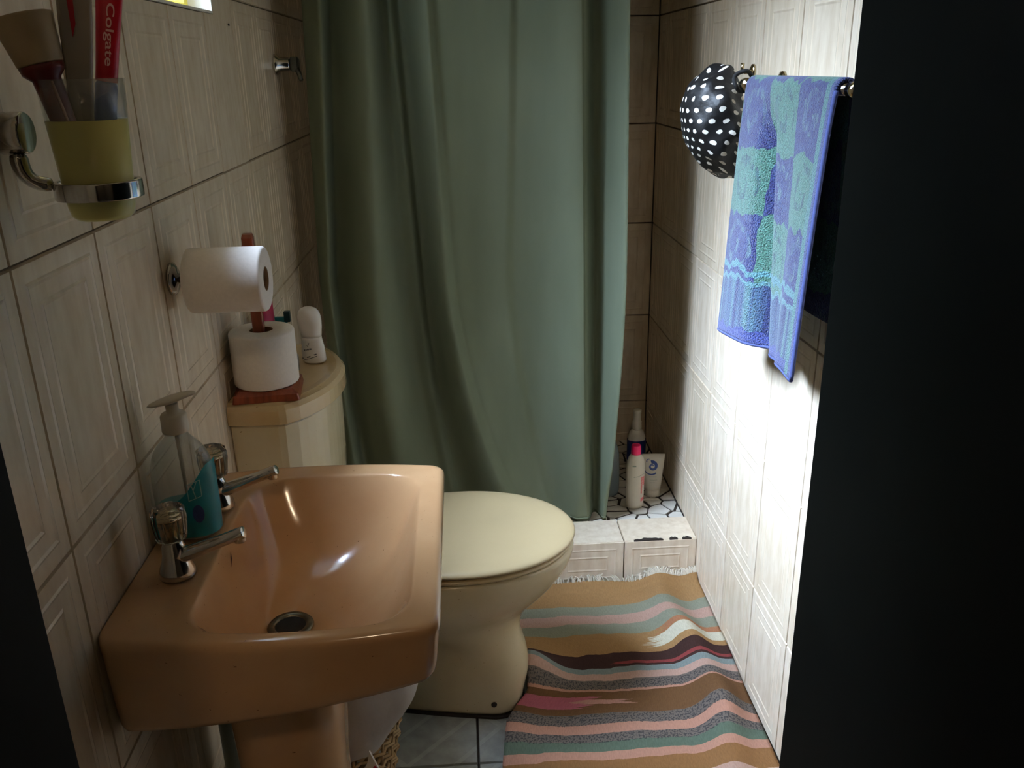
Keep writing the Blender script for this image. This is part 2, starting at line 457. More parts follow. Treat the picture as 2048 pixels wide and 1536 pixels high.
for (p, q) in ((a + fw, (a + bq) / 2 - .008), ((a + bq) / 2 + .008, bq - fw)):
    G().box((fx - .012, p, c_ + .012), (fx - .009, q, d_ - fw)).put('pane', MAT['pane'], win)

# door frame and the open black door
g = G()
g.box((-.30, YF - .13, 0), (-.2015, YF - .10, 2.09)).box((-.24, YF - .10, 0), (-.2015, YF + .005, 2.05))
g.box((.51, YF - .10, 0), (.54, YF + .005, 2.05)).box((.51, YF - .13, 0), (.62, YF - .10, 2.09))
g.box((-.2015, YF - .13, 2.015), (.51, YF - .10, 2.09)).box((-.2015, YF - .10, 2.015), (.51, YF + .005, 2.05))
struct(g.put('trim_1', MAT['black_paint'], mods=[bev(.002, 1)]), 'black painted door frame around the doorway')
door = bpy.data.objects.new('door_1', None); COL.objects.link(door); door.location = (.505, YF, 0); WLOC['door_1'] = Vector((.505, YF, 0))
struct(door, 'black painted door standing open against the right wall')
ang = math.atan2(1.10 - .36, .487 - .505)
MD = T(.505, .36, 0) @ Matrix.Rotation(ang - PI / 2, 4, 'Z')
L_ = math.hypot(.74, .018)
G().box((0, 0, .008), (.036, L_, 2.0), MD).put('leaf', MAT['black_paint'], door, mods=[bev(.002, 1)])
for z in (.25, 1.0, 1.78):
    G().lathe([(.007, 0), (.007, .09)], 10, MD @ T(.002, -.008, z)).put('hinge', MAT['chrome'], door)

# ------------------------------------------------------------------ shower tray: kerb, mosaic floor
CZ = .131
kerb = struct(G().box((XL, 2.026, -.004), (XR, 2.140, CZ - .006)).put('trim_2', MAT['grout']), 'low white tiled kerb in front of the shower')
k = -4
for k in range(-5, 2):
    a0, a1 = max(XL, .402 + .2 * (k - 1)), min(XR, .402 + .2 * k)
    if a1 - a0 < .01: continue
    tile(kerb, (a0 + .001, 2.026, 0.0), (1, 0, 0), (0, 0, 1), a1 - a0 - .002, CZ - .002, True)
    tile(kerb, (a0 + .001, 2.0225, CZ - .006), (1, 0, 0), (0, 1, 0), a1 - a0 - .002, .121, False)
# chipped glaze along the kerb edge
rc = random.Random(3)
for (p, q) in ((.428, .508), (.525, .548), (.560, .585)):
    g = G(); n = 14; up = []; lo = []
    for i in range(n + 1):
        x = p + (q - p) * i / n; e = sin(PI * i / n) ** .5
        up.append((x, 2.0235 + .003 + e * (.003 + .007 * rc.random()), CZ + .0001)); lo.append((x, 2.0218, CZ - .004 - e * .003 * rc.random()))
    mid = [(u_[0], 2.0222, CZ + .0002) for u_ in up]
    vs = up + mid + lo; fs = [(i, i + 1, n + 2 + i, n + 1 + i) for i in range(n)] + [(n + 1 + i, n + 2 + i, 2 * n + 3 + i, 2 * n + 2 + i) for i in range(n)]
    g.add(vs, fs).put('chip', MAT['rubber'], kerb)
FZ = .120
sfl = struct(G().box((XL - .004, 2.1405, 0), (XR + .004, YB + .004, FZ - .003)).put('floor_shower', MAT['grout_dark']), 'shower floor of broken white tile mosaic with dark grout')
def clip(poly, px, py, nx, ny):
    out = []
    for i in range(len(poly)):
        a, b_ = poly[i], poly[(i + 1) % len(poly)]
        da = (a[0] - px) * nx + (a[1] - py) * ny; db = (b_[0] - px) * nx + (b_[1] - py) * ny
        if da <= 0: out.append(a)
        if (da < 0 < db) or (db < 0 < da):
            t = da / (da - db); out.append((a[0] + (b_[0] - a[0]) * t, a[1] + (b_[1] - a[1]) * t))
    return out
rm = random.Random(11); pts = []
sp = .0465
ny_ = int((YB - 2.142) / sp); nx_ = int((XR - XL) / sp)
for i in range(nx_ + 1):
    for j in range(ny_ + 1):
        pts.append((XL + (i + .5 + rm.uniform(-.58, .58)) * (XR - XL) / (nx_ + 1), 2.142 + (j + .5 + rm.uniform(-.58, .58)) * (YB - 2.142) / (ny_ + 1)))
for i, (px, py) in enumerate(pts):
    poly = [(XL, 2.142), (XR, 2.142), (XR, YB), (XL, YB)]
    for j, (qx, qy) in enumerate(pts):
        if i == j or (qx - px) ** 2 + (qy - py) ** 2 > .02: continue
        dx, dy = qx - px, qy - py; d = math.hypot(dx, dy); gp = rm.uniform(.0018, .0062)
        poly = clip(poly, (px + qx) / 2 - dx / d * gp, (py + qy) / 2 - dy / d * gp, dx / d, dy / d)
        if len(poly) < 3: break
    if len(poly) < 3: continue
    h = FZ + rm.uniform(-.0006, .0006); n = len(poly)
    vs = [(x, y, FZ - .004) for x, y in poly] + [(x, y, h) for x, y in poly]
    fs = [tuple(range(n, 2 * n))] + [(a, (a + 1) % n, n + (a + 1) % n, n + a) for a in range(n)]
    G().add(vs, fs).put('mosaic_chip', MAT['mosaic'], sfl)
# black sealant lines in the shower corner
g = G(); g.box((XR - .003, 2.142, FZ - .002), (XR + .001, YB, FZ + .003)); g.box((XR - .0025, YB - .0025, FZ), (XR, YB, HC - .01))
struct(g.put('trim_3', MAT['rubber']), 'dark mouldy sealant in the shower corner')

# ------------------------------------------------------------------ shower curtain and rod
m, nt, b, o = new_mat('green_curtain_cloth'); B = NB(nt); co = B.coord()
wv = B.noise(B.mapping(co, (1, 1, .25)), 9, 4)
c = B.ramp(wv, [(.3, S(118, 126, 104)), (.7, S(130, 138, 116))])
link(nt, c, b.inputs['Base Color']); setp(b, rough=.9, spec=.15)
tl = nt.nodes.new('ShaderNodeBsdfTranslucent'); link(nt, c, tl.inputs[0])
mx = nt.nodes.new('ShaderNodeMixShader'); mx.inputs[0].default_value = .22
link(nt, b.outputs[0], mx.inputs[1]); link(nt, tl.outputs[0], mx.inputs[2]); link(nt, mx.outputs[0], o.inputs[0])
MAT['curtain'] = m
def pix_x(px, y):      # world x of image column px near mid height on plane y (used only to read fold positions off the photo)
    return (px - 941) / 1731.0 * y * 1.052
# each fold line: (x at top, x at middle, x at bottom, depth offset)
FL = [(-.352, -.372, -.345, .030), (-.300, -.338, -.300, -.012), (-.285, -.326, -.275, .026), (-.193, -.222, -.180, -.030),
      (-.165, -.150, -.060, .022), (-.148, -.122, -.040, .016), (-.128, -.105, -.020, .030), (-.060, -.045, .115, -.030), (-.045, -.022, .150, -.008),
      (.020, .020, .185, .000), (.128, .100, .215, .004), (.152, .130, .240, .014), (.290, .300, .315, -.018), (.300, .306, .322, -.010), (.330, .338, .345, .026), (.340, .346, .350, .024), (.397, .402, .372, -.044)]
CT, CB, CY = 1.985, .128, 2.165
def curve_x(k, z):
    a, m_, c = FL[k][0], FL[k][1], FL[k][2]
    if z > .85: t = (z - .85) / (1.48 - .85); return m_ + (a - m_) * t
    t = (.85 - z) / (.85 - CB); return m_ + (c - m_) * t ** 1.6
NSEG = 11
CU = []
for k in range(len(FL) - 1):
    for j in range(NSEG): CU.append(k + j / NSEG)
CU.append(len(FL) - 1.0)
def cpt(s, z):
    k = min(int(s), len(FL) - 2); t = s - k
    x = curve_x(k, z) * (1 - t) + curve_x(k + 1, z) * t
    def dep(kk):
        kk = max(0, min(len(FL) - 1, kk)); return FL[kk][3]
    tt = t * t * (3 - 2 * t)
    d = 1.6 * (dep(k) * (1 - tt) + dep(k + 1) * tt)
    amp = 1.0 if z > .8 else 1.0 - .25 * smooth01(.8, .2, z)
    d = d * amp + .006 * sin(7 * x + 3 * z) + .004 * sin(23 * x - 5 * z)
    if z < .5: d += .010 * sin(30 * x + 2) * smooth01(.5, .15, z)
    if z > 1.9: d *= 1 - .7 * smooth01(1.9, CT, z)
    d = max(d, -.018 - .10 * smooth01(.14, .55, z))
    return Vector((x, CY + d, z + (.02 * sin(12 * x) * smooth01(.4, .13, z) if x < .25 else 0)))
NV = 90
g = G()
for i in range(NV + 1):
    z = CB + (CT - CB) * i / NV
    for j, s in enumerate(CU):
        g.uv[len(g.v)] = (j / (len(CU) - 1), i / NV); p = cpt(s, z)
        p.z = max(p.z, CB - .003); g.v.append(p)
nu = len(CU) - 1
for i in range(NV):
    for j in range(nu):
        a_ = i * (nu + 1) + j; g.f.append((a_, a_ + 1, a_ + nu + 2, a_ + nu + 1))
cur = thing('shower_curtain', (0, CY, CB), 'sage green cloth shower curtain hanging in loose folds', 'curtain')
g.put('curtain_cloth', MAT['curtain'], cur, True, [solid(.0012)])
g = G(); g.tube([(cpt(s, CB + .004) + Vector((0, -.001, .006))) for s in CU], .0022, 6)
g.put('hem', MAT['curtain'], cur, True)
rod = thing('curtain_rod', (0, CY, 2.0), 'chrome shower curtain rod above the green curtain', 'rod')
G().tube([(XL + .001, CY, 2.0), (XR - .001, CY, 2.0)], .011, 16).put('rod', MAT['chrome'], rod, True)
for x, d in ((XL, 1), (XR, -1)): G().lathe([(.025, 0), (.025, .006), (.015, .014)], 20, frame((x, CY, 2.0), (d, 0, 0))).put('flange', MAT['chrome'], rod)

# ------------------------------------------------------------------ wash basin
bas = thing('washbasin', (-.235, 1.035, 0), 'peach ceramic pedestal washbasin fixed to the left wall', 'sink')
bx0, bx1, by0, by1 = XL + .0005, -.042, .822, 1.246
RZ = .750
def zb(x, y): return .612 + (x - bx0) / (bx1 - bx0) * .052
def ringo(i, z, r=.018, bow=.020): return rrect(bx0 + i * .15, bx1 - i, by0 + i, by1 - i, r, z, bow=bow)
rings = [rrect(-.34, -.19, .965, 1.105, .05, .565), rrect(-.37, -.14, .92, 1.15, .05, lambda x, y: zb(x, y) - .02),
         ringo(.024, lambda x, y: zb(x, y) - .001), ringo(.010, lambda x, y: zb(x, y) + .004), ringo(.007, lambda x, y: zb(x, y) + .02),
         ringo(.003, RZ - .02), ringo(0, RZ - .011), ringo(.002, RZ - .004), ringo(.007, RZ), ringo(.014, RZ + .0008),
         rrect(-.338, -.076, .834, 1.212, .05, lambda x, y: RZ + .0004 - .002 * smooth01(-.30, -.34, x), bow=.010),
         rrect(-.3365, -.0775, .8355, 1.2105, .05, lambda x, y: RZ - .0012 - .002 * smooth01(-.30, -.34, x), bow=.010),
         rrect(-.333, -.082, .839, 1.206, .05, lambda x, y: RZ - .006, bow=.010),
         rrect(-.326, -.092, .852, 1.194, .05, RZ - .030, bow=.006),
         rrect(-.312, -.112, .876, 1.172, .06, RZ - .075, bow=.004),
         rrect(-.300, -.150, .920, 1.130, .06, RZ - .110), rrect(-.295, -.200, .962, 1.085, .045, RZ - .123), rrect(-.291, -.223, .986, 1.054, .034, RZ - .1275), rrect(-.288, -.226, .989, 1.051, .031, RZ - .134)]
g = G().loft(rings, (True, True)); g.put('basin_bowl', MAT['basin'], bas, True, [sub(1)])
rings = [rrect(-.365, -.165, .93, 1.14, .06, .0005), rrect(-.36, -.17, .935, 1.135, .06, .012), rrect(-.352, -.195, .955, 1.115, .06, .06),
         rrect(-.350, -.205, .960, 1.110, .06, .30), rrect(-.352, -.198, .955, 1.115, .06, .48), rrect(-.36, -.185, .945, 1.125, .06, .575)]
G().loft(rings).put('pedestal', MAT['basin'], bas, True, [sub(1)])
# plug hole: chrome ring with a dark disc standing in for the hole's shade
dc = (-.257, 1.020)
dz = RZ - .1275
g = G().lathe([(.0200, dz - .005), (.0205, dz - .001), (.0230, dz + .0018), (.0285, dz + .0022), (.0315, dz - .001)], 32, T(dc[0], dc[1], 0), (False, False))
MAT['grimy'] = plain('grimy_chrome', S(120, 118, 104), .3, .3, 90, metal=.9)
dr = g.put('drain', MAT['grimy'], bas, True)
MAT['well'] = plain('painted_well_shade', S(14, 12, 10), .6, .2, 60)
g = G().lathe([(.0215, dz - .0008), (.012, dz - .0038), (.0, dz - .0040)], 24, T(dc[0], dc[1], 0), (False, False)); g.put('drain_shade_disc', MAT['well'], dr, True)
# rust mark under the near tap
MAT['rust'] = plain('rust_stain', S(96, 52, 22), .6, .2, 90)
def tap(px, py, label):
    M = T(px, py, RZ + .0008)
    body = G().lathe([(.0215, 0), (.0225, .003), (.0215, .009), (.017, .020), (.0145, .030), (.014, .040), (.0115, .046), (.009, .052)], 28, M)
    pth = [(px + .004, py, RZ + .026), (px + .025, py, RZ + .033), (px + .060, py - .001, RZ + .046), (px + .088, py - .002, RZ + .057)]
    body.tube(pth, [(.0115, .010), (.0105, .009), (.0090, .0075), (.0085, .0075)], 16)
    e = Vector(pth[-1])
    body.tube([e + Vector((-.007, 0, .002)), e + Vector((-.006, 0, -.013))], .0075, 16)
    t = body.put('tap', MAT['chrome'], bas, True, [bev(.0012, 2)])
    t['label'] = label
    # faceted clear acrylic handle
    n = 8; prof = [(.0105, .048), (.0165, .051), (.0185, .056), (.0212, .080), (.0205, .089), (.0160, .0935), (.010, .0935)]
    rg = []
    for r, z in prof:
        rr = []
        for j in range(n * 4):
            a = 2 * PI * j / (n * 4); q = r * (1 + .06 * cos(n * a) * (1 if r > .0158 else 0)); rr.append((q * cos(a), q * sin(a), z))
        rg.append(rr)
    h = G().loft(rg, M=M).put('tap_handle', MAT['acrylic'], t); h['label'] = 'clear faceted acrylic tap handle'
    G().lathe([(.0085, .053), (.0085, .075), (.0105, .078), (.0105, .0815)], 16, M).put('handle_core', MAT['gold_chrome'], t, True)
    return t
tap(-.370, .955, 'near chrome tap with clear handle')
tap(-.364, 1.130, 'far chrome tap with clear handle behind the soap bottle')
gg = G().tube([(-.3292, 1.0400, .7298), (-.3270, 1.0308, .7240), (-.3252, 1.0200, .7178)], [.0002, .0016, .0002], 8)
gg.put('rust_mark', MAT['rust'], bas, True)

# grey waste pipe behind the pedestal
MAT['greypipe'] = plain('grey_plastic', S(150, 160, 152), .3, .05, 15)
g = G().tube([(-.385, 1.10, .0005), (-.385, 1.10, .40), (-.375, 1.085, .47), (-.335, 1.06, .55)], .020, 18)
g.put('waste_pipe', MAT['greypipe'], bas, True)['label'] = 'grey plastic waste pipe'

# ------------------------------------------------------------------ toilet
toi = thing('toilet', (-.05, 1.615, 0), 'cream close-coupled toilet with closed lid', 'toilet')
TY = 1.617
def egg(xb, xt, hw, z, n=48, p=2.0, cx=None, sq=0.0):
    """egg-shaped ring: xb back, xt tip, hw half width"""
    cx = xb + (xt - xb) * .46 if cx is None else cx
    r = []
    for j in range(n):
        a = 2 * PI * j / n; ca, sa = cos(a), sin(a)
        if ca >= 0: x = cx + (xt - cx) * ca
        else:
            x = cx + (cx - xb) * (-1) * abs(ca) ** (1 - sq * .55)
        y = TY + hw * (abs(sa) ** (1 - (sq * .5 if ca < 0 else 0))) * (1 if sa >= 0 else -1)
        r.append((x, y, z(x, y) if callable(z) else z))
    return r
def foot(xt, hw, z, cx=.030, xb=-.30, n=48):
    r_ = []
    for j in range(n):
        a = 2 * PI * j / n; ca, sa = cos(a), sin(a); sg = 1 if sa >= 0 else -1
        if ca >= 0: x = cx + (xt - cx) * ca ** .75; y = hw * abs(sa) ** .8
        else: x = cx + (cx - xb) * ca; y = hw * abs(sa) ** .7 * (1 - .5 * (cx - x) / (cx - xb))
        r_.append((x, TY + sg * y, z))
    return r_
rings = [foot(.096, .090, .0005), foot(.097, .090, .012), foot(.098, .086, .030), foot(.109, .086, .072, .025),
         foot(.112, .084, .098, .02), foot(.103, .080, .140, 0), foot(.089, .080, .184, -.02), egg(-.28, .098, .105, .222, sq=.3), egg(-.28, .130, .130, .258, sq=.3),
         egg(-.28, .172, .150, .298, sq=.3), egg(-.28, .203, .165, .345, sq=.3), egg(-.28, .212, .171, .378, sq=.3), egg(-.28, .212, .171, .388, sq=.3), egg(-.27, .200, .160, .392, sq=.3)]
G().loft(rings).put('bowl', MAT['toilet'], toi, True, [sub(1)])
rings = [egg(-.225, .196, .168, .392, sq=.5), egg(-.228, .208, .176, .394, sq=.5), egg(-.228, .210, .177, .402, sq=.5), egg(-.225, .205, .173, .407, sq=.5)]
G().loft(rings).put('seat', MAT['seat'], toi, True, [sub(1)])
rings = [egg(-.215, .206, .172, .4085, sq=.5), egg(-.222, .214, .179, .410, sq=.5), egg(-.222, .215, .180, .416, sq=.5), egg(-.219, .209, .175, .4225, sq=.5), egg(-.20, .18, .150, .4265, sq=.5), egg(-.12, .08, .07, .4285, sq=.3)]
G().loft(rings).put('lid', MAT['seat'], toi, True, [sub(1)])
for s in (-1, 1): G().tube([(-.222, TY + s * .09, .405), (-.222, TY + s * .05, .405)], .010, 12).put('lid_hinge', MAT['seat'], toi, True)
g = G().loft([foot(.100, .0935, -.0008), foot(.0995, .093, .004)]); g.put('base_sealant', MAT['rubber'], toi)
b0 = G().lathe([(.0065, 0), (.006, .002), (.003, .0025)], 14, frame((.028, TY - .0870, .034), (.05, -1, .05))); b0.put('fixing_hole', MAT['rubber'], toi)
# cistern with bowed front
def cist(inset, z, n=20):
    ya, yb_ = 1.432 + inset, 1.798 - inset; xc = -.322 - inset * .6; bulge = .080
    pts = [(XL + .0005, yb_, z), (XL + .0005, ya, z)]
    pts += [(XL + .03, ya - .002, z), (xc - .012, ya - .004, z)]
    for j in range(n + 1):
        t = j / n; y = ya + (yb_ - ya) * t; x = xc + (bulge - inset * .4) * (1 - (2 * t - 1) ** 2) ** .8
        pts.append((x, y, z))
    pts += [(xc - .012, yb_ + .004, z), (XL + .03, yb_ + .002, z)]
    return pts[::1]
g = G().loft([cist(.030, .392), cist(.022, .44), cist(.012, .62), cist(.010, .748)][::1])
g.put('cistern', MAT['toilet'], toi, False, [bev(.004, 2)])
CTZ = .790
g = G().loft([cist(.006, .7495), cist(.0, .752), cist(0, .778), cist(.006, .786), cist(.016, CTZ), cist(.03, CTZ - .0012), cist(.05, CTZ - .0012)])
g.put('cistern_lid', MAT['cist_lid'], toi, False, [bev(.003, 2)])
LZ = CTZ - .0004

# ------------------------------------------------------------------ toilet rolls
def roll(p, d, R_, L2, r, label, nm='toilet_roll'):
    M = frame(p, d); e = thing(nm, p, label, 'toilet paper')
    prof = [(r, 0), (R_ - .003, 0), (R_, .003), (R_, L2 - .003), (R_ - .003, L2), (r, L2), (r, 0)]
    G().lathe(prof, 48, M, (False, False)).put('paper', MAT['paper'], e, True, [bev(.001, 1)])
    G().lathe([(r - .0012, .001), (r, .0005), (r, L2 - .0005), (r - .0012, L2 - .001), (r - .0012, .001)], 32, M, (False, False)).put('core', MAT['card'], e, True)
    # loose end of the sheet
    return e
H1 = Vector((XL, 1.262, 1.056))
hold = thing('roll_holder', H1, 'small chrome toilet roll holder on the left wall', 'holder')
G().lathe([(.024, .0005), (.024, .004), (.018, .008), (.008, .010), (.008, .014)], 24, frame(H1, (1, 0, 0))).put('wall_plate', MAT['chrome'], hold, True)
G().tube([H1 + Vector((.012, 0, 0)), H1 + Vector((.115, 0, .001))], .0075, 14).put('arm', MAT['chrome'], hold, True)
roll(H1 + Vector((.026, 0, -.004)), (1, 0, .0), .0475, .110, .0175, 'white toilet roll on the wall holder', 'toilet_roll')
# wooden stand on the cistern
st = thing('roll_stand', (-.364, 1.500, LZ), 'varnished red wooden toilet roll stand on the cistern', 'stand')
MB = T(-.362, 1.498, LZ) @ Matrix.Rotation(.10, 4, 'Z')
G().loft([rrect(-.058, .058, -.056, .056, .004, .0002), rrect(-.056, .056, -.054, .054, .004, .012), rrect(-.046, .046, -.046, .046, .004, .020)], M=MB).put('base', MAT['redwood'], st, False, [bev(.001, 1)])
G().loft([rrect(-.0098, .0098, -.0098, .0098, .003, .0195), rrect(-.0098, .0098, -.0098, .0098, .003, .282), rrect(-.008, .008, -.008, .008, .003, .288)], M=MB @ T(-.0045, 0, 0)).put('post', MAT['redwood'], st)
roll(Vector((-.363, 1.498, LZ + .0205)), (.0, 0, 1), .0570, .098, .020, 'white toilet roll upright on the wooden stand', 'toilet_roll')

# ------------------------------------------------------------------ small things on the cistern
def ell(rx, ry, z, n=28, cx=0, cy=0, p=2.0):
    return [(cx + rx * abs(cos(2 * PI * j / n)) ** (2 / p) * (1 if cos(2 * PI * j / n) >= 0 else -1), cy + ry * abs(sin(2 * PI * j / n)) ** (2 / p) * (1 if sin(2 * PI * j / n) >= 0 else -1), z) for j in range(n)]
MDo = T(-.305, 1.665, LZ) @ Matrix.Rotation(-.5, 4, 'Z') @ Matrix.Rotation(-.04, 4, 'Y')
de = thing('deodorant', (-.305, 1.665, LZ), 'white roll-on deodorant with rounded cap on the cistern', 'deodorant')
G().loft([ell(.017, .012, .0002), ell(.0235, .0168, .0012), ell(.0258, .0182, .005), ell(.0256, .0181, .018), ell(.0246, .0176, .032), ell(.0222, .0166, .046), ell(.0216, .0163, .053)], M=MDo).put('bottle', MAT['white_plastic'], de, True)
G().loft([ell(.0214, .0162, .0531), ell(.0222, .0168, .060), ell(.0248, .0182, .072), ell(.0258, .0188, .084), ell(.0250, .0184, .094), ell(.0222, .0166, .103), ell(.0168, .0128, .109), ell(.0085, .0066, .1125), ell(.0015, .001, .1132)], M=MDo).put('cap', MAT['white_plastic'], de, True)
MAT['ink'] = plain('grey_ink', S(84, 86, 88), .6)
g = G()
def decal(pts, wd):
    """flat stroke on the deodorant front (local x, z)"""
    vs = []
    for i, (x, z) in enumerate(pts):
        a = pts[max(0, i - 1)]; c = pts[min(len(pts) - 1, i + 1)]; t = Vector((c[0] - a[0], c[1] - a[1])).normalized(); n = Vector((-t.y, t.x)) * wd / 2
        for s in (-1, 1):
            X, Z = x + n.x * s, z + n.y * s
            ry = .0184 * math.sqrt(max(0, 1 - (X / .0264) ** 2)) + .0006
            vs.append((X, -ry, Z))
    return vs, [(2 * i, 2 * i + 1, 2 * i + 3, 2 * i + 2) for i in range(len(pts) - 1)]
for pts_, wd in (([(.000, .0400), (.0018, .0365), (.0062, .0445)], .0012), ([(-.008, .0285), (-.005, .0290)], .0028), ([(-.004, .0295), (-.001, .0300)], .0028), ([(.000, .0303), (.004, .0310)], .0028), ([(.005, .0312), (.010, .0322)], .0028), ([(-.019, .0100), (.000, .0150), (.018, .0215)], .0022), ([(-.012, .0085), (.004, .0125), (.018, .0172)], .0014)):
    vs, fs = decal(pts_, wd); g.add(vs, fs, MDo)
g.put('print', MAT['ink'], de)
jr = thing('glass_jar', (-.343, 1.612, LZ), 'small clear glass jar beside the deodorant', 'jar')
G().lathe([(.016, .0002), (.0175, .003), (.0175, .030), (.013, .038), (.013, .048), (.012, .048), (.012, .037), (.016, .029), (.016, .004), (.0, .004)], 24, T(-.343, 1.612, LZ), (True, False)).put('glass', MAT['jar'], jr, True)
G().lathe([(.0135, .0482), (.0135, .060), (.012, .062)], 20, T(-.343, 1.612, LZ)).put('lid', MAT['clear'], jr, True)
# tumbler with brush, razor and pink tube behind the roll
tb = thing('tumbler', (-.380, 1.655, LZ), 'clear tumbler behind the upright toilet roll', 'cup')
G().lathe([(.024, .0002), (.028, .075), (.027, .075), (.023, .003), (0, .003)], 28, T(-.380, 1.655, LZ), (True, False)).put('glass', MAT['jar'], tb, True)
MAT['magenta'] = plain('magenta_plastic', S(170, 34, 74), .4)
MAT['teal'] = plain('teal_plastic', S(20, 110, 120), .4)
MAT['teal_dark'] = plain('dark_teal_plastic', S(12, 52, 58), .45)
def stick(name, a, b_, rad, mat, label, cat, seg=10):
    return tag(G().tube([a, b_], rad, seg).put(name, mat, smooth=True), label, cat)
pk = thing('pink_tube', (-.385, 1.648, LZ + .0035), 'magenta plastic tube leaning behind the toilet rolls', 'tube')
Mp = frame((-.380, 1.646, LZ + .006), (-.02, .02, 1)) @ Matrix.Rotation(.3, 4, 'Z')
G().loft([ell(.006, .006, 0), ell(.007, .007, .06), ell(.0145, .006, .080), ell(.0165, .003, .122)], M=Mp).put('body', MAT['magenta'], pk, True)
stick('metal_stick', (-.366, 1.664, LZ + .004), (-.3860, 1.674, LZ + .168), .0017, MAT['chrome'], 'thin metal stick leaning against the tiles behind the rolls', 'stick')
rz = thing('razor', (-.370, 1.664, LZ + .0035), 'teal disposable razor behind the upright toilet roll', 'razor')
G().tube([(-.372, 1.655, LZ + .004), (-.366, 1.668, LZ + .045), (-.360, 1.676, LZ + .086)], [.004, .0045, .0035], 10).put('handle', MAT['teal'], rz, True)
G().box((-.382, 1.672, LZ + .080), (-.352, 1.680, LZ + .092)).put('head', MAT['teal'], rz, False, [bev(.001)])
G().box((-.358, 1.670, LZ + .082), (-.346, 1.681, LZ + .103)).put('blade_guard', MAT['teal_dark'], rz, False, [bev(.001)])

# ------------------------------------------------------------------ soap dispenser
SBx, SBy = -.381, 1.058
sb = thing('soap_dispenser', (SBx, SBy, RZ), 'clear pump bottle of teal hand soap on the basin rim', 'soap bottle')
MSo = T(SBx, SBy, RZ + .0012)
prof = [(.033, .022, 0), (.0385, .026, .004), (.0405, .0275, .03), (.0415, .028, .075), (.040, .027, .105), (.033, .024, .125), (.022, .019, .137), (.0150, .0150, .143), (.0135, .0135, .150)]
G().loft([ell(a, c, z, 36, p=2.4 if z < .12 else 2) for a, c, z in prof], M=MSo).put('bottle', MAT['clear_bottle'], sb, True, [sub(1)])
lv = .046
li = [(.031, .020, .002), (.0368, .0243, .006), (.0385, .0255, .03), (.0390, .0258, lv), (.0370, .024, lv + .0004)]
G().loft([ell(a, c, z, 36, p=2.4) for a, c, z in li], M=MSo).put('liquid', MAT['teal_liquid'], sb, True)
# printed teal wave wrapped round the front of the bottle
def wave(u, v):
    a = -PI + .10 + u * (PI - .02)
    rx, ry = .0418, .0283
    c, s = cos(a), sin(a)
    x = rx * abs(c) ** (2 / 2.4) * (1 if c >= 0 else -1); y = ry * abs(s) ** (2 / 2.4) * (1 if s >= 0 else -1)
    top = .044 + .066 * smooth01(.25, .85, u) * (1 if u < .9 else 1)
    zz_ = .008 + (top - .008) * v
    k_ = 1.0 if zz_ > .03 else .965 + .035 * smooth01(.004, .03, zz_)
    return MSo @ Vector((x * k_, y * k_, zz_))
G().grid(wave, 30, 8).put('printed_wave', MAT['teal_print'], sb, True)
MAT['white_ink'] = plain('pale_ink', S(150, 190, 190), .6)
g = G()
def onb(x, z): 
    ry = .0285 * (max(0, 1 - (abs(x) / .0425) ** 2.4)) ** (1 / 2.4) + .0006
    return MSo @ Vector((x, -ry, z))
def bline(p, q, wd, n=6):
    for i in range(n):
        a = Vector(p).lerp(Vector(q), i / n); c = Vector(p).lerp(Vector(q), (i + 1) / n)
        t = (c - a).normalized(); nn = Vector((-t.y, t.x)) * wd / 2
        g.add([onb(*(a + nn)), onb(*(a - nn)), onb(*(c - nn)), onb(*(c + nn))], [(0, 1, 2, 3)])
for p, q in (((.012, .062), (.012, .085)), ((.012, .085), (.028, .090)), ((.028, .090), (.028, .067)), ((.012, .062), (.028, .067)), ((.017, .086), (.021, .066)), ((.024, .088), (.019, .076))): bline(p, q, .0009)
g.put('emblem', MAT['white_ink'], sb)
MAT['blue_ink'] = plain('blue_ink', S(34, 60, 120), .5)
g = G()
for k in range(1):
    pts_ = [onb(.021 + .007 * cos(2 * PI * j / 20), .042 + .013 * sin(2 * PI * j / 20)) for j in range(20)]
    g.add(pts_, [tuple(range(20))])
g.put('blue_badge', MAT['blue_ink'], sb)
G().lathe([(.0165, .150), (.0170, .152), (.0165, .172), (.0145, .175), (.008, .176), (.008, .188), (.006, .188)], 24, MSo).put('collar', MAT['pump'], sb, True)
g = G()
tp = [(-.028, -.012, .1885), (-.012, -.005, .1915), (.006, .002, .195), (.020, .007, .1985), (.030, .011, .1980)]
g.tube([MSo @ Vector(p) for p in tp], [(.003, .0015), (.013, .0040), (.013, .0046), (.007, .0034), (.0035, .0025)], 16)
g.put('pump_head', MAT['pump'], sb, True, [sub(1)])
G().tube([MSo @ Vector((0, 0, .150)), MSo @ Vector((.002, 0, .03))], .0028, 8).put('dip_tube', MAT['pump'], sb, True)

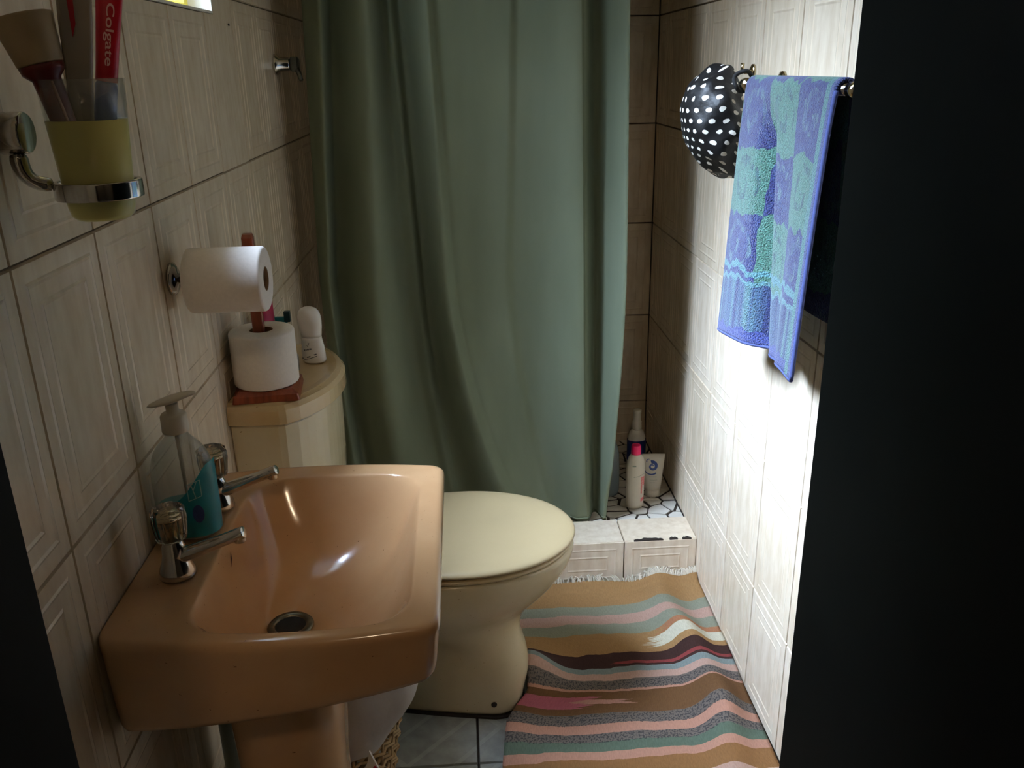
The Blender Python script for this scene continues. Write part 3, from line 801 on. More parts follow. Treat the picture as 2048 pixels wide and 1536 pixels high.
# ------------------------------------------------------------------ cup holder with toothbrush cup
CX, CYc = -.348, .872
ch = thing('cup_holder', (XL, .862, 1.285), 'chrome wall holder ring carrying the toothbrush cup', 'holder')
G().lathe([(.0190, .0005), (.0190, .024), (.0180, .0255), (.0165, .026)], 32, frame((XL, .860, 1.287), (1, 0, 0))).put('wall_mount', MAT['chrome'], ch, True, [bev(.001, 2)])
RHZ = 1.233
pth = [(XL + .014, .858, 1.270), (XL + .015, .856, 1.257), (XL + .019, .856, 1.247), (XL + .027, .858, 1.2405), (XL + .040, .864, 1.2385)]
G().tube(pth, [(.0105, .009), (.0105, .008), (.010, .007), (.0095, .0065), (.009, .007)], 16).put('arm', MAT['chrome'], ch, True, [sub(1)])
G().lathe([(.0352, RHZ - .0085), (.0390, RHZ - .0085), (.0400, RHZ - .0075), (.0400, RHZ + .0075), (.0390, RHZ + .0085), (.0352, RHZ + .0085), (.0352, RHZ - .0085)], 48, T(CX, CYc, 0), (False, False)).put('ring', MAT['chrome'], ch, True, [bev(.0006, 2)])
CB0, CT0 = 1.205, 1.333
def cr(z): return .0295 + (.0385 - .0295) * (z - CB0) / (CT0 - CB0)
cup = thing('toothbrush_cup', (CX, CYc, CB0), 'frosted yellow and clear cup of toothbrushes in the chrome ring', 'cup')
zf = 1.297
G().lathe([(.0, CB0), (.024, CB0), (cr(CB0) - .001, CB0 + .004), (cr(CB0 + .012), CB0 + .012), (cr(zf), zf), (cr(zf) - .0016, zf), (cr(CB0 + .01) - .0016, CB0 + .012), (.022, CB0 + .003), (0, CB0 + .003)], 40, T(CX, CYc, 0), (False, False)).put('frosted_body', MAT['yellow_frost'], cup, True)
G().lathe([(cr(zf), zf + .0002), (cr(CT0), CT0), (cr(CT0) - .0014, CT0), (cr(zf) - .0014, zf + .0002)], 40, T(CX, CYc, 0), (False, False)).put('clear_rim', MAT['clear'], cup, True)
MAT['maroon'] = plain('dark_red_plastic', S(112, 30, 26), .35, .1)
MAT['beigecap'] = plain('beige_plastic', S(196, 168, 128), .5)
MAT['tanplastic'] = plain('tan_plastic', S(176, 138, 92), .45)
MAT['red'] = plain('red_plastic', S(186, 24, 40), .35, .06)
MAT['whitetxt'] = plain('white_print', S(236, 190, 186), .5)
MAT['bluebrush'] = plain('blue_plastic', S(62, 88, 146), .35)
def cupz(z): return z
# dark red tube with a big beige cap
tu = thing('capped_tube', (CX + .004, CYc - .017, CB0 + .0065), 'dark red tube with wide beige screw cap in the cup', 'tube')
pA, pB = Vector((CX + .004, CYc - .017, CB0 + .0065)), Vector((CX - .0250, CYc - .0165, 1.345))
d = (pB - pA).normalized(); Ln = (pB - pA).length; Mt = frame(pA, d)
G().lathe([(.006, 0), (.0085, .01), (.0105, Ln * .6), (.0125, Ln - .012), (.0185, Ln - .006), (.0195, Ln)], 20, Mt).put('body', MAT['maroon'], tu, True)
G().lathe([(.0195, Ln + .0004), (.0200, Ln + .002), (.0260, Ln + .040), (.0255, Ln + .0425), (.020, Ln + .0425)], 28, Mt).put('cap', MAT['beigecap'], tu, True, [bev(.001, 2)])
MAT['pink_highlight'] = plain('painted_pink_highlight', S(206, 150, 130), .5)
_o = Vector((.35, -.94, 0)) * .0108 + Vector((.94, .35, 0)) * .004
G().tube([pA.lerp(pB, t) + _o for t in (.62, .75, .90)], [(.0022, .0012)] * 3, 8).put('stripe', MAT['pink_highlight'], tu)  # pale strip paints the highlight on the tube's camera side
# tan toothbrush behind it
def brush(name, a, b_, mat, bmat, label, hw=.0055, head=.022, hd=(0, -1, 0)):
    a, b_ = Vector(a), Vector(b_); e = thing(name, a, label, 'toothbrush'); d = (b_ - a).normalized()
    g = G().tube([a, a.lerp(b_, .25), a.lerp(b_, .5), a.lerp(b_, .72), b_, b_ + d * head], [(hw * .7, .003), (hw, .0042), (hw * .8, .0038), (.0028, .0026), (.005, .0022), (.0045, .002)], 10)
    g.put('handle', mat, e, True, [sub(1)])
    n = Vector(hd); n = (n - d * n.dot(d)).normalized(); s = d.cross(n)
    M = Matrix((s, n, d)).transposed().to_4x4(); M.translation = b_ + d * 0
    G().loft([rrect(-.0048, .0048, 0, head, .002, 0.0), rrect(-.0052, .0052, 0, head, .002, .011)], M=M @ Matrix(((1, 0, 0, 0), (0, 0, 1, .0018), (0, 1, 0, 0), (0, 0, 0, 1)))).put('bristles', bmat, e)
    return e
MAT['bristle'] = plain('white_bristle', S(214, 200, 190), .9, .12, 300)
MAT['maroon_bristle'] = plain('maroon_bristle', S(128, 40, 58), .9, .12, 300)
brush('toothbrush', (CX - .004, CYc + .016, CB0 + .006), (CX - .034, CYc + .014, 1.368), MAT['tanplastic'], MAT['bristle'], 'tan toothbrush standing behind the capped tube', hd=(-.6, -.8, 0))
# clear wrapped toothbrush pack with a red stripe
pc = thing('toothbrush_pack', (CX + .002, CYc - .002, CB0 + .005), 'clear toothbrush pack with red streak standing in the cup', 'toothbrush pack')
MAT['wrap'] = clearplastic('clear_wrap', (.50, .43, .36, 1), .22, .1, .2)
_z = Vector((.11, .0, 1)).normalized(); _y = Vector((-.30, .95, 0)); _y = (_y - _z * _y.dot(_z)).normalized(); _x = _y.cross(_z)
Mp = Matrix((_x, _y, _z)).transposed().to_4x4(); Mp.translation = (CX - .013, CYc - .001, CB0 + .006)
G().loft([rrect(-.008, .008, -.004, .004, .003, 0), rrect(-.010, .010, -.005, .005, .003, .07), rrect(-.011, .011, -.006, .006, .003, .12), rrect(-.014, .014, -.006, .006, .003, .17), rrect(-.017, .017, -.004, .004, .003, .26)], M=Mp).put('wrapper', MAT['wrap'], pc, False, [bev(.001, 1)])
G().loft([rrect(-.004, .004, -.003, .003, .002, .004), rrect(-.005, .004, -.003, .003, .002, .25)], M=Mp @ T(.006, .0, 0)).put('brush', MAT['bristle'], pc)
G().add([Mp @ Vector(p) for p in ((-.0115, -.0068, .260), (-.0035, -.0068, .260), (.0005, -.0068, .170), (-.0025, -.0068, .158), (-.0065, -.0068, .200))], [(0, 1, 2, 3, 4)]).put('red_streak', MAT['red'], pc)
# red toothpaste tube with white lettering
tpst = thing('toothpaste_tube', (CX + .014, CYc + .010, CB0 + .005), 'flat red toothpaste tube with white lettering and blue cap in the cup', 'toothpaste')
_z = Vector((.20, .02, 1)).normalized(); _y = Vector((-.35, .94, 0)); _y = (_y - _z * _y.dot(_z)).normalized(); _x = _y.cross(_z)
Mtp = Matrix((_x, _y, _z)).transposed().to_4x4(); Mtp.translation = (CX - .006, CYc + .0145, CB0 + .0065)
def tp_(z): return .0098 + .0028 * smooth01(.12, .25, z), .0088 - .0065 * smooth01(.12, .25, z)
G().loft([ell(*tp_(z), z, 24) for z in (.121, .13, .145, .16, .175, .19, .22, .25)], M=Mtp).put('tube', MAT['red'], tpst, True)
G().lathe([(.0085, .0), (.0092, .002), (.0100, .10), (.0098, .118), (.0085, .1205)], 24, Mtp).put('cap', MAT['bluebrush'], tpst, True)
def text_geo(txt, size, M, fn=None, bold=0.0):
    cu = bpy.data.curves.new('txt', 'FONT'); cu.body = txt; cu.size = size; cu.align_x = 'CENTER'; cu.align_y = 'CENTER'; cu.fill_mode = 'FRONT'; cu.offset = bold
    ob = bpy.data.objects.new('txt', cu); COL.objects.link(ob)
    dg = bpy.context.evaluated_depsgraph_get(); me = bpy.data.meshes.new_from_object(ob.evaluated_get(dg))
    vs = [v.co.copy() for v in me.vertices]; fs = [tuple(p.vertices) for p in me.polygons]
    bpy.data.objects.remove(ob); bpy.data.curves.remove(cu); bpy.data.meshes.remove(me)
    if fn: vs = [fn(v) for v in vs]
    return G().add(vs, fs, M)
def tpfn(v):       # text runs down the tube: local text x -> -z, text y -> x
    z = .163 - v.x * 1.85; x = v.y * 1.0 + .0010; a, c = tp_(z)
    return Vector((x, -(c * math.sqrt(max(0, 1 - (x / a) ** 2)) + .0005), z))
text_geo('Colgate', .0096, Mtp, tpfn, .00012).put('lettering', MAT['whitetxt'], tpst)

# ------------------------------------------------------------------ bin with bag under the basin, packet
BX, BY = -.262, 1.338
bk = thing('waste_basket', (BX, BY, 0), 'woven cane basket lined with a white plastic bag below the basin', 'basket')
MAT['cane'] = plain('cane', S(150, 120, 78), .7, .2, 60)
def br(z): return .080 + .035 * z / .25
g = G()
NS = 22
for k in range(15):
    z = .012 + k * .0165
    pts_ = []
    for j in range(NS * 2 + 1):
        a = 2 * PI * j / (NS * 2); rr = br(z) + .0045 * (1 if ((j % 2 == 0) == False) else 0) * 0 + .004 * cos(NS * a + PI * (k % 2)); pts_.append((BX + rr * cos(a), BY + rr * sin(a), z))
    g.tube(pts_, (.0034), 5, (False, False))
w_ = g.put('weave', MAT['cane'], bk, True); w_['kind'] = 'stuff'
g = G()
for j in range(NS):
    a = 2 * PI * (j + .5) / NS; g.tube([(BX + br(z) * cos(a), BY + br(z) * sin(a), z) for z in (.002, .13, .255)], .0028, 5)
w_ = g.put('stakes', MAT['cane'], bk, True); w_['kind'] = 'stuff'
G().lathe([(.078, .001), (.078, .005)], 32, T(BX, BY, 0)).put('base', MAT['cane'], bk)
MAT['bag'] = None
m, nt, b, o = new_mat('white_plastic_bag'); B = NB(nt)
link(nt, B.ramp(B.noise(B.coord(), 14, 4), [(.3, S(206, 196, 188)), (.7, S(232, 226, 220))]), b.inputs['Base Color'])
link(nt, B.bump(B.noise(B.coord(), 22, 3), .5, .006), b.inputs['Normal']); setp(b, rough=.4)
tl = nt.nodes.new('ShaderNodeBsdfTranslucent'); tl.inputs[0].default_value = S(220, 212, 204); mx = nt.nodes.new('ShaderNodeMixShader'); mx.inputs[0].default_value = .3
link(nt, b.outputs[0], mx.inputs[1]); link(nt, tl.outputs[0], mx.inputs[2]); link(nt, mx.outputs[0], o.inputs[0]); MAT['bag'] = m
rb = random.Random(5); ph = [rb.uniform(0, 6.28) for _ in range(8)]
def bagf(u, v):
    a = 2 * PI * u
    hem = .205 - .035 * cos(a + 1.9) + .02 * sin(3 * a + ph[0]) + .010 * sin(7 * a + ph[1])
    right = max(0, cos(a + .25)) ** 2
    if v < .62:        # outside skirt, hem -> fold-over
        t = v / .62; z = hem + (.345 - hem) * t
        rr = br(z) + .012 + .020 * sin(PI * t) * .5 + .026 * right * t ** 1.3 + (.006 * sin(9 * a + ph[2] + 3 * t) + .006 * sin(5 * a + ph[3] - 5 * t)) * (.4 + t)
    else:
        t = (v - .62) / .38; z = .345 + .018 * sin(PI * min(1, t * 2) * .5) * (1 - t) - .19 * smooth01(.15, 1, t)
        rr = (br(.25) + .012 + .026 * right) * (1 - t) + .085 * t - .006 + .006 * sin(9 * a + ph[2] + 3)
    yy = sin(a)
    rr_y = min(rr, .132) if yy < 0 else min(rr, .125)
    rx = rr if cos(a) > 0 else min(rr, .145)
    return (BX + rx * cos(a), BY + max(-.078 if z > .55 else -.14, rr_y * yy), z)
G().grid(bagf, 72, 26).put('bag', MAT['bag'], bk, True)
pkx = thing('paper_packet', (-.215, 1.205, 0), 'torn white packet with a red mark beside the basket', 'packet')
MAT['packet'] = plain('white_card', S(226, 222, 214), .6)
g = G().add([(-.230, 1.207, .0005), (-.170, 1.198, .0005), (-.170, 1.196, .165), (-.184, 1.197, .202), (-.1955, 1.198, .234), (-.201, 1.199, .206), (-.212, 1.201, .186), (-.228, 1.205, .15)], [(0, 1, 2, 3, 4, 5, 6, 7)])
g.put('card', MAT['packet'], pkx, False, [solid(.004)])
G().lathe([(.0035, 0), (.0035, .0006)], 14, frame((-.1880, 1.1945, .198), (-.16, -1, 0)) @ Matrix.Diagonal((1, 1.6, 1, 1))).put('red_mark', MAT['red'], pkx)

# ------------------------------------------------------------------ rug
m, nt, b, o = new_mat('striped_rug'); B = NB(nt)
uv = B.coord('UV'); ux = B.xyz(uv)
ob_ = B.coord('Object')
jit = B.m('MULTIPLY', B.m('SUBTRACT', B.noise(B.mapping(uv, (9, 2, 1)), 1, 4), .5), .018)
v_ = B.m('ADD', ux[1], jit)
Y0, Y1 = 1.02, 2.006
TAN, TAN2, GG, PK, CRM = S(152, 116, 76), S(132, 94, 58), S(130, 130, 112), S(172, 138, 122), S(190, 182, 160)
MRN, GB, SLM, BRN, SPK, GRN = S(62, 42, 38), S(118, 126, 122), S(170, 124, 104), S(102, 72, 46), S(104, 94, 86), S(88, 100, 84)
st_ = [(1.02, TAN), (1.06, SPK), (1.09, PK), (1.12, BRN), (1.17, GG), (1.20, MRN), (1.22, TAN), (1.27, GRN), (1.30, PK), (1.325, TAN2),
       (1.378, SLM), (1.399, GRN), (1.426, SPK), (1.451, SLM), (1.477, SPK), (1.508, BRN), (1.575, SLM), (1.585, SPK), (1.614, PK), (1.640, GB), (1.656, MRN), (1.706, TAN),
       (1.786, GG), (1.826, PK), (1.866, GG), (1.904, TAN)]
stops = [((y - Y0) / (Y1 - Y0), c) for y, c in st_]; stops[0] = (0, TAN)
col = B.ramp(v_, stops, 'CONSTANT')
def band(a, b_, s0, s1):
    """mask: v between world y a..b and u between s0..s1"""
    A, Bq = (a - Y0) / (Y1 - Y0), (b_ - Y0) / (Y1 - Y0)
    un = B.m('ADD', ux[0], B.m('MULTIPLY', B.m('SUBTRACT', B.noise(B.mapping(uv, (1, 300, 1)), 1, 1), .5), .25))
    r = B.m('MULTIPLY', B.m('GREATER_THAN', v_, A), B.m('LESS_THAN', v_, Bq))
    return B.m('MULTIPLY', r, B.m('MULTIPLY', B.m('GREATER_THAN', un, s0), B.m('LESS_THAN', un, s1)))
col = B.mix(band(1.528, 1.562, -1, .30), col, S(160, 88, 98))
col = B.mix(band(1.538, 1.552, .25, .48), col, S(164, 118, 104))
col = B.mix(band(1.728, 1.764, .64, 2), col, CRM)
col = B.mix(band(1.766, 1.786, .72, 2), col, S(158, 108, 78))
col = B.mix(band(1.667, 1.677, .45, 2), col, S(130, 60, 58))
spk = B.noise(B.mapping(uv, (130, 210, 1)), 1, 2)
# dark blue-grey flecks only in the mottled yarn stripes
def inb(a, b_): return band(a, b_, -2, 3)
fl = B.m('MULTIPLY', B.m('GREATER_THAN', spk, .53), B.m('ADD', B.m('ADD', inb(1.585, 1.614), inb(1.477, 1.508)), inb(1.426, 1.451)))
col = B.mix(B.m('MULTIPLY', fl, .75), col, S(54, 52, 54))
yarn = B.noise(B.mapping(uv, (220, 90, 1)), 1, 3)
col = B.mix(1.0, col, B.ramp(yarn, [(.3, (.80, .80, .80, 1)), (.7, (1, 1, 1, 1))]), 'MULTIPLY')
link(nt, col, b.inputs['Base Color']); setp(b, rough=.95, spec=.1)
link(nt, B.bump(B.noise(B.mapping(uv, (330, 200, 1)), 1, 2), .5, .002), b.inputs['Normal'])
MAT['rug'] = m
def rugf(u, v):
    y = Y0 + (Y1 - Y0) * v
    kx = [(1.0, .030), (1.38, .038), (1.48, .052), (1.53, .076), (1.57, .103), (1.66, .112), (1.71, .108), (1.76, .090), (1.85, .055), (2.1, .05)]
    for (ya_, xa_), (yb2, xb2) in zip(kx, kx[1:]):
        if ya_ <= y <= yb2: xl = xa_ + (xb2 - xa_) * (y - ya_) / (yb2 - ya_)
    xr = .592 + .006 * smooth01(1.45, 1.75, y)
    x = xl + (xr - xl) * u
    z = .004
    hr = .036 * smooth01(1.15, 1.45, y) * (1 - .55 * smooth01(1.88, 2.0, y)) * (1 + .25 * sin(26 * y))
    cxr = .505 + .02 * sin(9 * y)
    z += hr * math.exp(-((x - cxr) / .042) ** 2)
    z += .012 * smooth01(.55, .60, x) * smooth01(1.5, 1.9, y)
    hl = .020 * smooth01(1.36, 1.46, y) * (1 - smooth01(1.74, 1.82, y)) + .048 * math.exp(-((y - 1.64) / .050) ** 2)
    z += hl * math.exp(-((x - xl) / .060) ** 2)
    z += .004 * sin(14 * x + 11 * y) ** 2
    z += .014 * smooth01(1.97, 2.006, y)
    return (x, y - .01 * math.exp(-((x - .42) / .09) ** 2) * smooth01(1.9, 2.0, y), z)
rug = thing('rug', (.32, 1.5, 0), 'flat striped rag rug on the floor beside the toilet', 'rug')
G().grid(rugf, 70, 150).put('woven_cloth', MAT['rug'], rug, True, [solid(.005, 1)])
MAT['fringe'] = plain('white_cotton', S(196, 184, 164), .95, .06, 100)
g = G(); rf = random.Random(2)
for i in range(260):
    u = rf.random() if i < 130 else rf.uniform(.75, 1); p = Vector(rugf(u, 1.0)); L2 = rf.uniform(.002, .012); dx = rf.uniform(-.016, .016)
    yy = min(p.y + .006, 2.0165)
    g.tube([p + Vector((0, -.004, .003)), Vector((p.x + dx * .4, yy + .003, p.z + .005 + L2 * .4)), Vector((p.x + dx, min(yy + .007, 2.0178), p.z + .004 + L2))], [.0022, .0020, .0013], 4)
for u, q in ((.10, .02), (.22, .03)):
    p = Vector(rugf(u, 1.0)); g.tube([p + Vector((0, 0, .006)), p + Vector((.004, -.010, .008)), p + Vector((.002, -.034, .007))], .0018, 5)
fr_ = g.put('fringe', MAT['fringe'], rug, True); fr_['kind'] = 'stuff'

# ------------------------------------------------------------------ towel rail, towel, shower cap
RXx, RZz = .532, 1.297
rail = thing('towel_rail', (XR, 1.42, RZz), 'chrome towel rail on the right wall', 'towel rail')
G().tube([(RXx, 1.185, RZz), (RXx, 1.655, RZz)], .0085, 16).put('bar', MAT['chrome'], rail, True)
for y in (1.19, 1.652):
    G().tube([(XR - .006, y, RZz), (RXx, y, RZz)], .009, 16).put('bracket', MAT['gold_chrome'], rail, True)
    G().lathe([(.022, .0005), (.022, .005), (.012, .010)], 20, frame((XR, y, RZz), (-1, 0, 0))).put('wall_plate', MAT['gold_chrome'], rail, True)
    G().lathe([(.0115, -.012), (.0115, .012)], 16, frame((RXx, y, RZz), (0, 1, 0))).put('end_cap', MAT['gold_chrome'], rail, True)
hk = thing('wall_hook', (XR, 1.825, 1.33), 'small brass hook on the right wall above the towel', 'hook')
G().lathe([(.014, .0005), (.014, .004), (.008, .007)], 18, frame((XR, 1.825, 1.318), (-1, 0, 0))).put('plate', MAT['gold_chrome'], hk, True)
G().tube([(XR - .004, 1.825, 1.318), (XR - .018, 1.825, 1.316), (XR - .024, 1.825, 1.322), (XR - .024, 1.825, 1.334)], .004, 10).put('prong', MAT['gold_chrome'], hk, True)

m, nt, b, o = new_mat('blue_terry_towel'); B = NB(nt); uv = B.coord('UV')
nz = nt.nodes.new('ShaderNodeTexNoise'); nz.inputs['Scale'].default_value = 14; nz.inputs['Detail'].default_value = 3; link(nt, uv, nz.inputs['Vector'])
sx = B.xyz(uv); nzx = B.xyz(nz.outputs['Color'])
U = B.m('ADD', sx[0], B.m('MULTIPLY', B.m('SUBTRACT', nzx[0], .5), .07)); V = B.m('ADD', sx[1], B.m('MULTIPLY', B.m('SUBTRACT', nzx[1], .5), .05))
cu_ = B.m('MULTIPLY', U, 3.0); cv_ = B.m('DIVIDE', V, .115)
ck = B.m('MODULO', B.m('ADD', B.m('ADD', B.m('FLOOR', cu_), B.m('FLOOR', cv_)), 41.0), 2.0)
p_ = B.m('MULTIPLY', B.m('SUBTRACT', B.m('FRACT', cu_), .5), 2.0); q_ = B.m('MULTIPLY', B.m('SUBTRACT', B.m('FRACT', cv_), .5), 2.0)
rr = B.m('SQRT', B.m('ADD', B.m('MULTIPLY', p_, p_), B.m('MULTIPLY', q_, q_))); th = B.m('ARCTAN2', q_, p_)
spi = B.m('SINE', B.m('ADD', th, B.m('MULTIPLY', rr, 9.5)))
spm = B.m('MULTIPLY', B.m('GREATER_THAN', spi, .35), B.m('LESS_THAN', rr, .82))
spm = B.m('MULTIPLY', spm, B.m('MULTIPLY', B.ramp(B.noise(uv, 38, 3), [(.42, (0, 0, 0, 1)), (.62, (1, 1, 1, 1))]), .8))
BLUE, TEAL, LT, DK = S(54, 58, 110), S(82, 124, 108), S(104, 134, 134), S(38, 54, 84)
base = B.mix(ck, BLUE, TEAL)
alt = B.mix(ck, LT, DK)
body = B.mix(spm, base, alt)
body = B.mix(B.m('MULTIPLY', B.ramp(B.noise(uv, 55, 3), [(.45, (0, 0, 0, 1)), (.6, (1, 1, 1, 1))]), .35), body, B.mix(ck, S(82, 104, 146), S(98, 148, 138)))
# lower border: vertical streaks, then plain lines
sv = B.noise(B.mapping(uv, (26, 2.2, 1)), 1, 3)
bord = B.ramp(sv, [(.38, S(46, 56, 104)), (.5, S(70, 94, 124)), (.62, S(92, 128, 132))])
col = B.mix(B.m('LESS_THAN', V, .115), body, bord)
col = B.mix(B.m('MULTIPLY', B.m('GREATER_THAN', V, .128), B.m('LESS_THAN', V, .140)), col, S(92, 140, 146))
col = B.mix(B.m('MULTIPLY', B.m('GREATER_THAN', V, .108), B.m('LESS_THAN', V, .117)), col, S(96, 140, 146))
col = B.mix(B.m('LESS_THAN', V, .022), col, S(66, 76, 138))
col = B.mix(B.m('GREATER_THAN', sx[0], .965), col, S(78, 88, 138))
col = B.mix(B.m('MULTIPLY', B.m('GREATER_THAN', sx[0], .925), B.m('LESS_THAN', sx[0], .965)), col, S(90, 134, 130))
pile = B.noise(B.mapping(uv, (1, 1.6, 1)), 210, 2)
col = B.mix(1.0, col, B.ramp(pile, [(.34, (.40, .42, .46, 1)), (.58, (1, 1, 1, 1))]), 'MULTIPLY')
link(nt, col, b.inputs['Base Color']); setp(b, rough=1.0, spec=.05, sheen=.3)
link(nt, B.bump(pile, 1.0, .006), b.inputs['Normal']); MAT['towel'] = m
LF, LBk = .448, .345
def towf(u, v):
    """u: far(0)..near(1); v: 0 front hem .. up over the bar .. 1 back hem"""
    tot = LF + .05 + LBk; s = v * tot
    y = 1.605 - .385 * u
    if s < LF:
        t = s / LF; zb_ = .842 + .045 * u - .012 * smooth01(.8, 1, u)
        z = zb_ + (RZz - zb_) * t
        fall = 1 - t
        x = RXx - .0135 - .014 * fall ** .8
        x += .030 * math.exp(-((u - .34 - .10 * fall) / .060) ** 2) * smooth01(0, .25, fall)
        x -= .016 * sin(2 * PI * u * 1.15 + .4) * fall ** .7
        x -= .012 * math.exp(-((u - .78) / .12) ** 2) * fall
        y += .012 * fall * (1 - 2 * u) - .010 * fall * sin(PI * u)
        z += .006 * sin(2 * PI * u * 1.3) * fall
        return (x, y, z)
    s -= LF
    if s < .05:
        a = PI * s / .05; return (RXx - .0135 * cos(a), y, RZz + .0135 * sin(a))
    t = (s - .05) / LBk; z = RZz - LBk * t
    return (min(RXx + .0135 + .018 * t + .006 * sin(7 * u) * t, XR - .008), y - .004 * t, z)
tow = thing('towel', (RXx, 1.41, .83), 'blue and teal swirl-patterned towel draped over the rail', 'towel')
g = G()
NU, NVt = 60, 130
for i in range(NVt + 1):
    for j in range(NU + 1):
        u, v = j / NU, i / NVt; s = v * (LF + .05 + LBk)
        g.uv[len(g.v)] = (u, s); g.v.append(Vector(towf(u, v)))
for i in range(NVt):
    for j in range(NU):
        a_ = i * (NU + 1) + j; g.f.append((a_, a_ + NU + 1, a_ + NU + 2, a_ + 1))
g.put('terry_cloth', MAT['towel'], tow, True, [solid(.006)])
MAT['towel_hem'] = plain('blue_hem', S(76, 86, 138), .95, .12, 200, .4)
g = G().tube([towf(.998, v / 60 * .53) for v in range(61)], (.0036), 6); g.put('side_hem', MAT['towel_hem'], tow, True)
g = G().tube([towf(u / 40, 0) for u in range(41)], .0040, 6); g.put('bottom_hem', MAT['towel_hem'], tow, True)

# polka dot shower cap
m, nt, b, o = new_mat('polka_dot_satin'); B = NB(nt); uv = B.coord('UV'); sx = B.xyz(uv)
row = B.m('FLOOR', sx[1]); off = B.m('MULTIPLY', B.m('MODULO', row, 2.0), .5)
nj = B.noise(uv, 1.3, 1)
fu = B.m('SUBTRACT', B.m('FRACT', B.m('ADD', B.m('ADD', sx[0], off), B.m('MULTIPLY', nj, .5))), .5); fv = B.m('SUBTRACT', B.m('FRACT', sx[1]), .5)
dd = B.m('SQRT', B.m('ADD', B.m('MULTIPLY', fu, fu), B.m('MULTIPLY', fv, fv)))
link(nt, B.mix(B.m('LESS_THAN', dd, .215), S(14, 12, 12), S(232, 226, 214)), b.inputs['Base Color']); setp(b, rough=.5)
link(nt, B.bump(B.noise(B.coord(), 60, 3), .5, .004), b.inputs['Normal']); MAT['polka'] = m
cap = thing('shower_bonnet', (.505, 1.752, 1.125), 'black shower cap with white polka dots hanging on the rail', 'shower cap')
g = G(); NA, NB_ = 64, 40
for i in range(NB_ + 1):
    for j in range(NA + 1):
        ph_ = PI * i / NB_; a = 2 * PI * j / NA
        # poles along the line from the elastic (near rail, right) to the outer puff (left)
        lx = -cos(ph_); rr_ = sin(ph_) ** .8
        pleat = 1 + .05 * sin(14 * a) * (1 - smooth01(-1.0, .3, lx)) + .05 * sin(5 * a + 4 * ph_) + .03 * sin(9 * a - 6 * ph_)
        X = .070 * lx * (1 if lx > 0 else .75); Yv = .085 * rr_ * cos(a) * pleat; Zv = .108 * rr_ * sin(a) * pleat
        # lean: crescent, top and bottom bend back to the right
        xx = .512 - X + .45 * (Zv / .1) ** 2 * .05 + (.012 if Zv < 0 else -.022) * abs(Zv / .1)
        zz = 1.222 + Zv - .02 * (lx < 0) * abs(lx)
        xx = min(xx, XR - .012)
        qx, qy, qz = xx - .512, Yv, Zv
        lat = math.asin(max(-1, min(1, qz / math.sqrt(qx * qx + qy * qy + qz * qz + 1e-9)))); lon = math.atan2(qy, qx) - math.atan2(-.5, -1); lon = (lon + PI) % (2 * PI) - PI
        g.uv[len(g.v)] = (lon * cos(lat) * .082 / .025 + 20, lat * .095 / .0225 + 20)
        g.v.append(Vector((xx, 1.752 + Yv, zz)))
for i in range(NB_):
    for j in range(NA):
        a_ = i * (NA + 1) + j; g.f.append((a_, a_ + 1, a_ + NA + 2, a_ + NA + 1))
g.put('fabric', MAT['polka'], cap, True)
MAT['black_elastic'] = plain('black_elastic', S(16, 14, 14), .8, .1, 90)
G().tube([(RXx + .018 * cos(a), 1.672 + .006 * sin(3 * a), RZz + .005 + .018 * sin(a)) for a in [2 * PI * i / 24 for i in range(25)]], .004, 8, (False, False)).put('elastic_loop', MAT['black_elastic'], cap, True)

# ------------------------------------------------------------------ shower valve on the left wall
SV = Vector((XL, 2.195, 1.352))
sv_ = thing('shower_valve', SV, 'chrome shower tap on the left wall beside the curtain', 'shower tap')
G().lathe([(.024, .0005), (.024, .006), (.017, .012), (.0150, .034), (.012, .038)], 24, frame(SV, (1, 0, 0))).put('body', MAT['chrome'], sv_, True)
MAT['dark_chrome'] = plain('dull_metal', S(96, 96, 88), .3, .1, 30, metal=.9)
G().lathe([(.017, .0385), (.019, .042), (.019, .054), (.012, .058)], 6, frame(SV, (1, 0, 0))).put('handle', MAT['dark_chrome'], sv_)
G().tube([SV + Vector((.048, 0, 0)), SV + Vector((.056, -.010, -.018)), SV + Vector((.062, -.018, -.036))], [.007, .006, .005], 10).put('lever', MAT['dark_chrome'], sv_, True)
# small dark speck on the tiles
g = G().lathe([(.0002, 0), (.0024, .0006), (.0024, .0014), (.0002, .0022)], 10, frame((XL + .0002, 1.792, 1.421), (1, 0, 0)) @ Matrix.Diagonal((2.4, 1, 1, 1)))
tag(g.put('wall_speck', MAT['rubber'], smooth=True), 'tiny dark speck on the tiles below the window', 'speck')

# ------------------------------------------------------------------ bottles on the shower floor
MAT['pinkcap'] = plain('hot_pink_plastic', S(214, 28, 88), .35)
MAT['coral_ink'] = plain('coral_ink', S(222, 92, 96), .5)
MAT['green_ink'] = plain('grey_green_ink', S(128, 138, 118), .6)
MAT['navy'] = plain('navy_plastic', S(28, 46, 110), .4)
MAT['cream_plastic'] = plain('ivory_plastic', S(222, 214, 198), .35, .03)
FZ2 = FZ + .0008
p1 = thing('lotion_bottle', (.470, 2.232, FZ2), 'white lotion bottle with hot pink cap on the shower floor', 'bottle')
M1 = T(.470, 2.232, FZ2) @ Matrix.Rotation(.25, 4, 'Z')
pr = [(.024, .018, 0), (.0265, .020, .004), (.0275, .0205, .05), (.0285, .021, .10), (.0285, .021, .135), (.0240, .019, .158), (.015, .014, .168), (.0125, .0125, .171)]
G().loft([ell(a, c, z, 32) for a, c, z in pr], M=M1).put('bottle', MAT['cream_plastic'], p1, True, [sub(1)])
G().lathe([(.0140, .1695), (.0145, .171), (.0135, .196), (.012, .198)], 24, M1).put('cap', MAT['pinkcap'], p1, True, [bev(.001, 2)])
